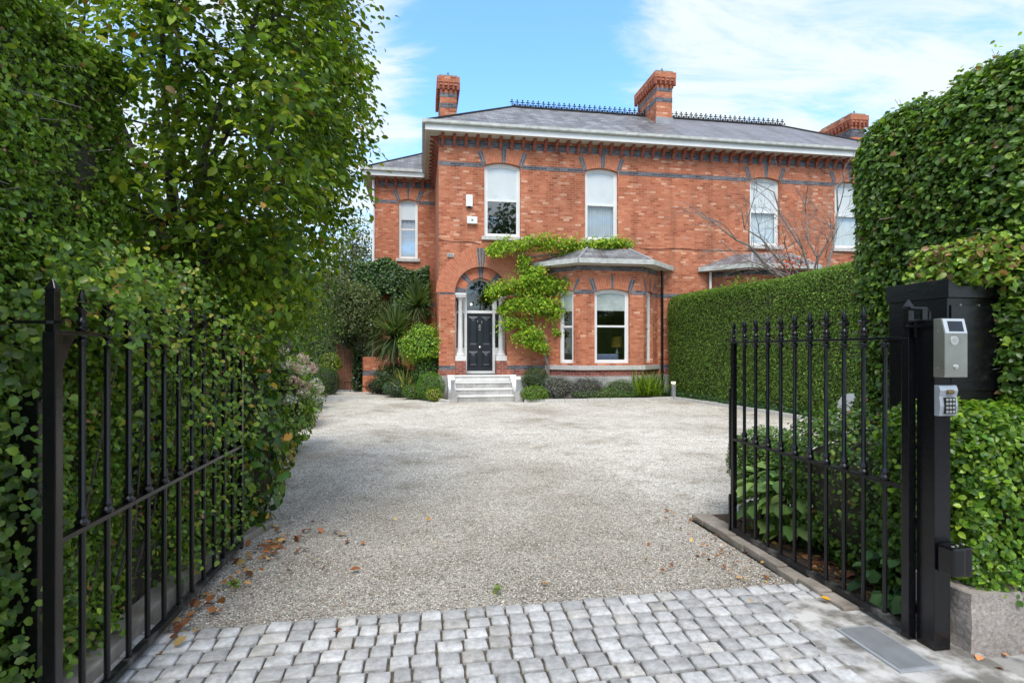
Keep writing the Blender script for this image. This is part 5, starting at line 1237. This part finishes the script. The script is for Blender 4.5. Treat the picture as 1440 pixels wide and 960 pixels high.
# timber side gate & low wall & brick pier
sg = thing('side_gate', (*AT(486, 548, VW-.6)[:2], 0), 'brown slatted timber gate at the side of the house', 'gate')
a, b = AT(473, 500, VW-.6)[0], AT(498, 500, VW-.6)[0]; zt = 1.75
mb = MB(); mb.box((a, VW-.64, .05), (b, VW-.62, zt)); mb.build('backing_board', M_gate, sg)
for i in range(6):
    x = a+(b-a)*(i+.5)/6; mb = MB(); mb.box((x-.035, VW-.665, .08), (x+.035, VW-.642, zt+.04)); mb.build('slat', M_gate, sg, bevel=.004)
for z in (.35, .95, 1.5): mb = MB(); mb.box((a, VW-.69, z), (b, VW-.667, z+.06)); mb.build('cross_rail', M_gate, sg)
lw = thing('low_brick_wall', (-1.5, 21.3, 0), 'low red brick wall with blue band beside the ivy pillar and cordyline', 'wall')
mb = MB(); mb.box((AT(510, 500, 21.2)[0], 21.2, 0), (-1.15, 21.45, .62)); mb.box((AT(510, 500, 21.2)[0], 21.2, .79), (-1.15, 21.45, 1.3)); mb.build('brickwork', M_brick, lw, uv=True)
mb = MB(); mb.box((AT(510, 500, 21.2)[0]-.005, 21.194, .62), (-1.145, 21.455, .79)); mb.build('blue_brick_band', M_blue, lw, uv=True)
bp_ = thing('brick_pier', (AT(544, 500, 21.6)[0], 21.6, 0), 'brick pier with blue band between the ivy and the cordyline', 'pier')
mb = MB(); c = AT(544, 500, 21.5)[0]; mb.box((c-.13, 21.5, 1.0), (c+.13, 21.8, 2.7)); mb.build('brickwork', M_brick, bp_, uv=True)
mb = MB(); mb.box((c-.135, 21.495, 2.701), (c+.135, 21.805, 2.84)); mb.build('blue_brick_band', M_blue, bp_, uv=True)
bh = thing('boundary_hedge', (-6, 28, 0), 'dark hedge closing the garden beyond the side gate', 'hedge')
hedge(bh, (-16, 27.6, 0), (-1.5, 29, 2.6), ['-y', '+z'], 260, .12, G_DARK, r=.3, jit=.1, lump=.15, tpl=T_OVAL)
# ivy on the wing
iw = thing('wall_ivy', (-1.0, 22.3, 0), 'dark ivy covering the lower wall of the recessed wing', 'ivy')
n = 14000; px = rng.uniform(500, 603, n); top = 372+9*np.sin(px*.09)+np.clip((px-575), 0, 40)*.35-np.clip(530-px, 0, 30)*.5; py = top+rng.uniform(0, 1, n)**1.1*(448-top)
m_ = ~((px > 536) & (px < 552) & (py > 412)); px, py = px[m_], py[m_]; n = len(px)
Pv = np.array([AT(a, b, 22.22) for a, b in zip(px, py)]); Pv[:, 1] += -.12+rng.normal(0, .08, n)+.12*lobes(Pv, 2., 4)
leafmesh('foliage', [leaf_arrays(Pv, np.array([[0, -1, .5]])+rng.normal(0, .4, (n, 3)), .085, [(.025,.07,.013),(.04,.10,.018),(.065,.145,.025),(.1,.2,.035)], T_BIG, wide=1.2)], M_leaf, iw)
mb = MB()
for i in range(5): x = -1.7+i*.4; mb.tube([(x, 22.42, 0), (x+.1, 22.44, 1.5), (x-.1, 22.43, 3.2), (x+.2, 22.44, 4.6)], [.03, .025, .02, .01], 5)
mb.build('stems', M_bark, iw)
ip = thing('ivy_pillar', (*AT(503, 545, 21.3)[:2], 0), 'narrow column of dark ivy between the side gate and the low brick wall', 'ivy')
n = 3800; c = AT(503, 545, 21.3); P = np.stack([c[0]+rng.normal(0, .09, n), 21.3+rng.normal(0, .09, n), rng.uniform(.03, 3.6, n)], 1); P[:, 0] -= (P[:, 2] > 1.6)*rng.uniform(0, .5, n)
leafmesh('foliage', [leaf_arrays(P, P-np.array([[c[0], 21.6, 1.5]])*np.array([[1, 1, 0]])-np.array([[0, 0, 1.]])*P[:, 2:3]*0+rng.normal(0, .3, (n, 3)), .075, [(.012,.035,.008),(.02,.055,.012),(.03,.08,.015)], T_BIG, wide=1.2)], M_leaf, ip)
mb = MB(); mb.tube([(c[0], 21.3, 0), (c[0], 21.3, 3.3)], .08, 8); mb.build('post', M_bark, ip)
# cordylines
def cordyline(px, py, D, L, n, label, trunkh, droop, elev):
    u, v, z = PX(px, D, None, py); t = thing('cordyline', (u, v, 0), label, 'plant', 'cordyline plants')
    mb = MB(); mb.tube([(u, v, 0), (u+.03, v, z*.5), (u, v, z)], [.07, .06, .06], 9); mb.build('trunk', M_barkpale, t)
    leafmesh('leaves', [blades(n, (u, v, z-.02), L, .06, elev, droop, [(.07,.13,.04),(.11,.18,.06),(.17,.24,.1),(.045,.09,.03)]), blades(n//4, (u, v, z-.1), L*.9, .05, (-60, 10), .8, [(.12,.16,.07),(.2,.19,.1)])], M_leafm, t)
cordyline(586, 429, 20.3, 1.15, 230, 'upright spiky cordyline against the wing, above the round bush', 0, .25, (-25, 88))
cordyline(556, 474, 19.4, 1.4, 420, 'large drooping cordyline beside the low brick wall', 0, .9, (-30, 88))
ph = thing('phormium', (*PX(572, 18.3, 0)[:2], 0), 'yellow striped flax clump at the foot of the round bush', 'plant')
leafmesh('leaves', [blades(70, PX(570, 18.3, .1), .95, .05, (35, 85), .7, [(.35,.38,.1),(.45,.45,.16),(.2,.28,.06)])], M_leafm, ph)
bl('standard_bush', 'bright green rounded bush left of the steps, on leafy stems', 'bush', 594, 17.9, 1.75, (.72, .6, .66), 6500, .055, [(.08,.19,.014),(.15,.31,.02),(.24,.42,.025),(.34,.5,.035)], shell=.28, lump=.34, lf=5, tpl=T_BIG, core=.5)
bl('leafy_shrub', 'green shrub filling in under the bright round bush', 'shrub', 601, 18.0, .85, (.52, .4, .6), 3200, .06, [(.03,.09,.012),(.06,.14,.018),(.1,.2,.025)], tpl=T_BIG)
bl('box_ball', 'clipped box ball immediately left of the steps', 'bush', 606, 17.0, .44, (.44, .4, .46), 6500, .03, [(.07,.18,.016),(.11,.25,.024),(.17,.33,.03)], shell=.1, lump=.05, lf=4)
bl('euonymus', 'yellow green small shrub in front of the left box ball', 'shrub', 611, 16.55, .22, (.26, .22, .2), 1300, .035, G_YEL)
bl('low_shrub', 'grey green low shrub left of the clipped box ball', 'shrub', 560, 18.2, .28, (.5, .4, .32), 2600, .045, [(.06,.11,.06),(.09,.15,.08),(.05,.12,.02)])
bl('low_shrub', 'bright low shrub beside the clipped box ball', 'shrub', 582, 17.4, .24, (.36, .3, .26), 1900, .04, [(.06,.15,.015),(.1,.22,.02),(.15,.28,.03)])
bl('low_shrub', 'very dark low mound at the foot of the low brick wall', 'shrub', 533, 19.6, .28, (.5, .4, .3), 2800, .035, [(.012,.03,.01),(.02,.045,.015),(.03,.06,.02)])
bl('leafy_shrub', 'dark leafy shrub filling the bed beneath the drooping cordyline', 'shrub', 556, 19.3, .55, (.7, .5, .6), 4200, .06, G_DARK[1:]+G_FAR[:2], tpl=T_BIG, shell=.25, lump=.25)
# bed right of the steps
bl('box_ball', 'dark clipped box ball immediately right of the steps', 'bush', 753, 17.1, .62, (.45, .4, .42), 5600, .03, [(.03,.08,.016),(.05,.115,.022),(.07,.15,.03)], shell=.1, lump=.05, lf=4)
for k, (px, D, z, r, cols, lab) in enumerate([(752, 16.55, .18, (.4, .25, .2), G_BRIGHT[:3], 'low bright edging plant under the box ball right of the steps'),
        (785, 16.8, .3, (.5, .35, .32), [(0.105,0.135,0.105),(0.165,0.180,0.150),(0.240,0.225,0.225)], 'grey lavender bush under the left bay window'),
        (825, 17.0, .27, (.55, .35, .3), [(0.090,0.120,0.090),(0.150,0.165,0.135),(0.210,0.180,0.240)], 'dusky lavender bush under the front bay window'),
        (850, 16.95, .15, (.95, .2, .16), [(0.090,0.195,0.030),(0.150,0.270,0.045)], 'low green edging plant at the kerb before the bay'),
        (872, 17.15, .24, (.5, .3, .26), [(0.105,0.180,0.060),(0.165,0.255,0.090),(0.075,0.150,0.030)], 'green bushy perennial between the lavender and the strap leaved clump')]):
    bl('border_plant', lab, 'plant', px, D, z*1.3, (r[0]*1.12, r[1], r[2]*1.35), 3400, .05, cols, tpl=T_LONG, up=.3)
ag = thing('agapanthus', (*PX(908, 17.6, 0)[:2], 0), 'bright strap leaved clump at the right corner of the bay', 'plant')
for dx in (-.35, -.05, .3): leafmesh('leaves', [blades(90, PX(908+dx*38, 17.6, .1), .85, .045, (35, 88), .9, G_BRIGHT+[(.3, .42, .08)], spread=.12)], M_leafm, ag)
gc = thing('ground_cover', (8.5, 13, 0), 'dark ivy ground cover between the kerb and the clipped hedge', 'ground cover'); gc['kind'] = 'stuff'
n = 16000; t = rng.uniform(0, 1, n); vv = 7.6+t*9.8; kx = np.interp(vv, [7.5, 10.6, 16.05, 18], [8.65, 8.42, 7.95, 7.9]); P = np.stack([kx-.05+rng.uniform(0, .55, n), vv, .03+np.abs(rng.normal(0, .07, n))+.05*np.abs(lobes(np.stack([kx, vv, vv*0], 1), 3, 3))], 1)
leafmesh('foliage', [leaf_arrays(P, np.array([[-.4, -.3, 1]])+rng.normal(0, .4, (n, 3)), .06, [(.018,.055,.014),(.03,.085,.02),(.055,.13,.025)], T_OVAL, wide=1.3)], M_leaf, gc)
# far clipped hedge
fh = thing('clipped_hedge', (9.2, 12.5, 0), 'long smooth clipped green hedge between the two front gardens', 'hedge')
xf = lambda P: P+np.stack([(17.3-P[:, 1])*.072, P[:, 1]*0, np.clip(13-P[:, 1], -5, 8)*.0], 1)
hedge(fh, (8.08, 5.2, .05), (9.7, 17.55, 3.36), ['-x', '+z', '+y', '-y'], 2300, .045, [(.10,.19,.028),(.15,.27,.04),(.21,.34,.06),(.30,.43,.09),(.22,.18,.08)], r=.35, jit=.05, lump=.055, lf=1.9, xf=xf, probs=[.22, .37, .27, .12, .02], mat=M_leafm, inset=.1, rnd=.5)

# wisteria
ws = thing('wisteria', (3.9, 17.55, 0), 'bright yellow green wisteria trained over the door arch and along the bay roof', 'climber')
def wpath(path, n, sp, ls=.085, dz=0.0):
    P = []; N = []
    for _ in range(n):
        t = random.random()*(len(path)-1); i = int(t); f = t-i; q = [path[i][k]*(1-f)+path[i+1][k]*f for k in range(3)]
        th = q[2]
        P.append(AT(q[0]+random.gauss(0, th*.42), q[1]+random.gauss(0, th*.38), VF-.18)); 
    P = np.array(P); lb_ = lobes(P, 4.2, 6); P[:, 1] -= np.abs(rng.normal(0, .12, len(P)))+.22*np.clip(lb_+.3, 0, 1.2); return P[lb_ > -.7]
paths = [([(688, 352, 9), (715, 345, 16), (760, 343, 17), (800, 347, 14), (845, 345, 12), (885, 343, 11)], 5200),
         ([(735, 365, 10), (745, 385, 18), (755, 400, 22)], 1500), ([(690, 410, 14), (720, 408, 20), (755, 405, 22), (795, 398, 14), (806, 392, 10)], 4300),
         ([(700, 420, 14), (715, 428, 14), (760, 428, 20), (785, 440, 16)], 3400), ([(712, 455, 16), (735, 465, 22), (755, 480, 16)], 1700), ([(740, 478, 10), (768, 490, 9)], 500), ([(778, 462, 7), (785, 470, 6)], 160), ([(800, 400, 8), (812, 402, 5)], 200), ([(688, 352, 9), (700, 360, 5)], 300), ([(700, 432, 7), (708, 440, 6)], 300), ([(735, 374, 9), (760, 380, 8)], 350)]
V_ = []
for p, n in paths:
    P = wpath(p, n, 0); N = np.array([[0, -.8, .9]])+rng.normal(0, .5, P.shape)
    V_.append(leaf_arrays(P, N, .10, [(.10,.22,.016),(.18,.34,.02),(.29,.46,.027),(.45,.56,.04),(.55,.5,.1)], T_LONG, down=1.2, wide=1.5, probs=[.17, .28, .32, .2, .03]))
leafmesh('foliage', V_, M_leafm, ws)
mb = MB()
def stem(pts, r): mb.tube([AT(x, y, VF-.12-.03*math.sin(i)) for i, (x, y) in enumerate(pts)], [r*(1-.5*i/len(pts)) for i in range(len(pts))], 7)
stem([(771, 545), (771, 515), (766, 498), (757, 480), (750, 455), (746, 420), (742, 390), (736, 365), (720, 352), (690, 352)], .045)
stem([(768, 545), (770, 505), (772, 492), (765, 470), (757, 440), (770, 405), (800, 395)], .035)
stem([(736, 362), (780, 358), (840, 352), (888, 344)], .03); stem([(748, 430), (720, 420), (695, 410)], .022); stem([(756, 480), (735, 470), (712, 455)], .02)
mb.build('stem', M_barkpale, ws, smooth=True)
# bare tree in the neighbour's garden
bt = thing('bare_tree', (*PX(1160, 15.0, 0)[:2], 0), 'almost leafless tree with grey spreading branches before the neighbouring house', 'tree')
mb = MB(); tips = []
def grow(p, d, L, r, depth):
    pts = [p]; n = 5
    for j in range(n):
        d = (d+Vector((random.gauss(0, .16), random.gauss(0, .16), random.gauss(.0, .1)))).normalized(); pts.append(pts[-1]+d*L/n)
    mb.tube(pts, [r*(1-.55*j/n) for j in range(n+1)], 6 if r > .015 else 4, cap=False)
    if depth == 0: tips.append(pts[-1]); return
    for k in range(random.choice((2, 3, 3))):
        s = random.choice(pts[2:]); dd = (d+Vector((random.gauss(0, .55), random.gauss(0, .5), random.gauss(.05, .35)))).normalized(); grow(s, dd, L*random.uniform(.55, .8), r*.5, depth-1)
c = PX(1152, 14.6, 2.6); random.seed(21)
mb.tube([(c[0]+.1, c[1], 0), (c[0]+.05, c[1], 1.5), c], [.12, .1, .085], 9)
cen = Vector(c)
for tx, ty, r in ((985, 300, .05), (1010, 345, .04), (1040, 305, .045), (1075, 250, .04), (1130, 262, .035), (1190, 240, .045), (1175, 290, .035), (1100, 330, .035), (1060, 370, .03)):
    tgt = Vector(PX(tx, 14.6, None, ty)); L = (tgt-cen).length; d = (tgt-cen).normalized(); st_ = cen+Vector((random.gauss(0, .05), random.gauss(0, .05), random.uniform(-.3, .3)))
    pts = [st_.lerp(tgt, j/7)+Vector((random.gauss(0, .05), random.gauss(0, .15), .25*math.sin(j/7*PI)*(.4 if ty > 280 else .1)+random.gauss(0, .04))) for j in range(8)]
    mb.tube(pts, [r*(1-.8*j/7)+.003 for j in range(8)], 7)
    for j in (2, 3, 4, 5, 6): grow(pts[j], (d+Vector((random.gauss(0, .5), random.gauss(0, .5), random.gauss(.1, .5)))).normalized(), L*.3, r*.32, 2)
mb.build('branches', M_barkpale, bt, smooth=True)
P = np.array([PX(random.gauss(1110, 16), 14.6+random.gauss(0, .3), None, random.gauss(368, 9)) for _ in range(260)]); 
leafmesh('leaves', [leaf_arrays(P, rng.normal(0, 1, P.shape), .07, [(.5,.09,.06),(.55,.16,.06),(.6,.28,.08),(.45,.06,.07)], T_OVAL)], M_litter, bt)
nb = thing('red_shrub', (*PX(1100, 15.6, 0)[:2], 0), 'shrub with yellow green shoots peeping over the clipped hedge by the neighbouring bay', 'shrub')
P = np.array([PX(random.gauss(1050, 16), 15.6+random.gauss(0, .3), None, random.gauss(402, 6)) for _ in range(420)])
leafmesh('foliage', [leaf_arrays(P, rng.normal(0, 1, P.shape), .07, G_BRIGHT+[(.5, .3, .05)], T_OVAL)], M_leafm, nb); mb = MB(); q = PX(1050, 15.6, 3.4); mb.tube([(q[0], q[1], 0), q], [.04, .01], 6); mb.build('stems', M_bark, nb)

# trees across the street: what the windows reflect
random.seed(5)
for k, (x, y, h, r) in enumerate([(-9, -17, 10, 3.4), (-1.5, -19, 12, 3.6), (8.3, -18, 17, 3.6), (15, -20, 11, 4), (-18, -19, 11, 4)]):
    t = thing('street_tree', (x, y, 0), 'tree across the street behind the camera, seen as a reflection in the windows', 'tree', 'trees across the street')
    P, N = blob_points(2600, (x, y, h*.6), (r, r, h*.4), .4, .3, 4)
    leafmesh('crown', [leaf_arrays(P, N+rng.normal(0, .6, N.shape), .5, G_DARK, T_OVAL)], M_leafm, t)
    mb = MB(); mb.tube([(x, y, 0), (x, y, h*.6)], [.25, .12], 8); mb.build('trunk', M_bark, t)

# ---------------------------------------------------------------- light, sky, camera
w = bpy.data.worlds.new('World'); S.world = w; w.use_nodes = True; N = w.node_tree.nodes; L = w.node_tree.links; bg = N['Background']
SUN_EL, SUN_AZ = math.radians(56), math.radians(192)   # azimuth from +Y, clockwise
sky = N.new('ShaderNodeTexSky'); sky.sky_type = 'NISHITA'; sky.sun_disc = False; sky.sun_elevation = SUN_EL; sky.sun_rotation = SUN_AZ
sky.air_density = 1.3; sky.dust_density = .6; sky.ozone_density = 2.0
tc = N.new('ShaderNodeTexCoord'); sx = N.new('ShaderNodeSeparateXYZ'); L.new(tc.outputs['Generated'], sx.inputs[0])
def mth(op, a, b=None, clamp=False):
    n = N.new('ShaderNodeMath'); n.operation = op; n.use_clamp = clamp
    for i, x in enumerate((a, b)):
        if x is None: continue
        if hasattr(x, 'links'): L.new(x, n.inputs[i])
        else: n.inputs[i].default_value = x
    return n.outputs[0]
zc = mth('MAXIMUM', mth('ADD', sx.outputs['Z'], .12), .05); cx_ = mth('DIVIDE', sx.outputs['X'], zc); cy_ = mth('DIVIDE', sx.outputs['Y'], zc)
cv = N.new('ShaderNodeCombineXYZ'); L.new(mth('ADD', mth('MULTIPLY', cx_, .75), mth('MULTIPLY', cy_, .35)), cv.inputs[0]); L.new(mth('MULTIPLY', cy_, 1.7), cv.inputs[1])
n1 = N.new('ShaderNodeTexNoise'); n1.inputs['Scale'].default_value = 2.1; n1.inputs['Detail'].default_value = 11; n1.inputs['Roughness'].default_value = .66; n1.inputs['Distortion'].default_value = .7; L.new(cv.outputs[0], n1.inputs['Vector'])
# a clear patch in the cloud cover, in one direction of the sky
dv = N.new('ShaderNodeVectorMath'); dv.operation = 'DOT_PRODUCT'; L.new(tc.outputs['Generated'], dv.inputs[0])
X_, D_ = (745-720)/FPX, 1.0; dd = Vector((X_*CT+ST, -X_*ST+CT, (HY-70)/FPX)).normalized(); dv.inputs[1].default_value = dd
gap = N.new('ShaderNodeMapRange'); gap.inputs['From Min'].default_value = .972; gap.inputs['From Max'].default_value = .995; gap.inputs['To Min'].default_value = -.09; gap.inputs['To Max'].default_value = .22; L.new(dv.outputs['Value'], gap.inputs['Value'])
cov = mth('SUBTRACT', n1.outputs['Fac'], gap.outputs[0])
mr = N.new('ShaderNodeMapRange'); mr.inputs['From Min'].default_value = .36; mr.inputs['From Max'].default_value = .68; mr.interpolation_type = 'SMOOTHSTEP'; L.new(cov, mr.inputs['Value'])
mx = N.new('ShaderNodeMix'); mx.data_type = 'RGBA'; L.new(mr.outputs[0], mx.inputs[0]); tn = N.new('ShaderNodeMix'); tn.data_type = 'RGBA'; tn.blend_type = 'MULTIPLY'; tn.inputs[0].default_value = 1; L.new(sky.outputs[0], tn.inputs[6]); tn.inputs[7].default_value = (.70, .98, 1.30, 1); L.new(tn.outputs[2], mx.inputs[6]); mx.inputs[7].default_value = (2.95, 3.25, 3.45, 1)
L.new(mx.outputs[2], bg.inputs['Color']); bg.inputs['Strength'].default_value = .15
sl = bpy.data.lights.new('sun', 'SUN'); sl.energy = 1.55; sl.angle = math.radians(28); sl.color = (1, .94, .85); so_ = bpy.data.objects.new('sun', sl); COL.objects.link(so_)
sd = Vector((math.sin(SUN_AZ)*math.cos(SUN_EL), math.cos(SUN_AZ)*math.cos(SUN_EL), math.sin(SUN_EL))); so_.rotation_euler = sd.to_track_quat('Z', 'Y').to_euler(); so_.location = (0, -5, 20)
cd = bpy.data.cameras.new('camera'); cam = bpy.data.objects.new('camera', cd); COL.objects.link(cam); cam.location = (0, 0, EYE); cam.rotation_euler = (math.radians(90), 0, -TH)
cd.sensor_width = 36; cd.lens = 19.5; cd.shift_y = 14/1440; cd.clip_start = .05; cd.clip_end = 2000
cd.dof.use_dof = True; cd.dof.focus_distance = 13; cd.dof.aperture_fstop = 8.0
S.camera = cam
S.view_settings.view_transform = 'Standard'; S.view_settings.look = 'None'; S.view_settings.exposure = 1.08; S.view_settings.gamma = 1
S.cycles.max_bounces = 6; S.cycles.transparent_max_bounces = 8; S.cycles.diffuse_bounces = 3; S.cycles.glossy_bounces = 3; S.cycles.transmission_bounces = 3
S.cycles.sample_clamp_indirect = 6
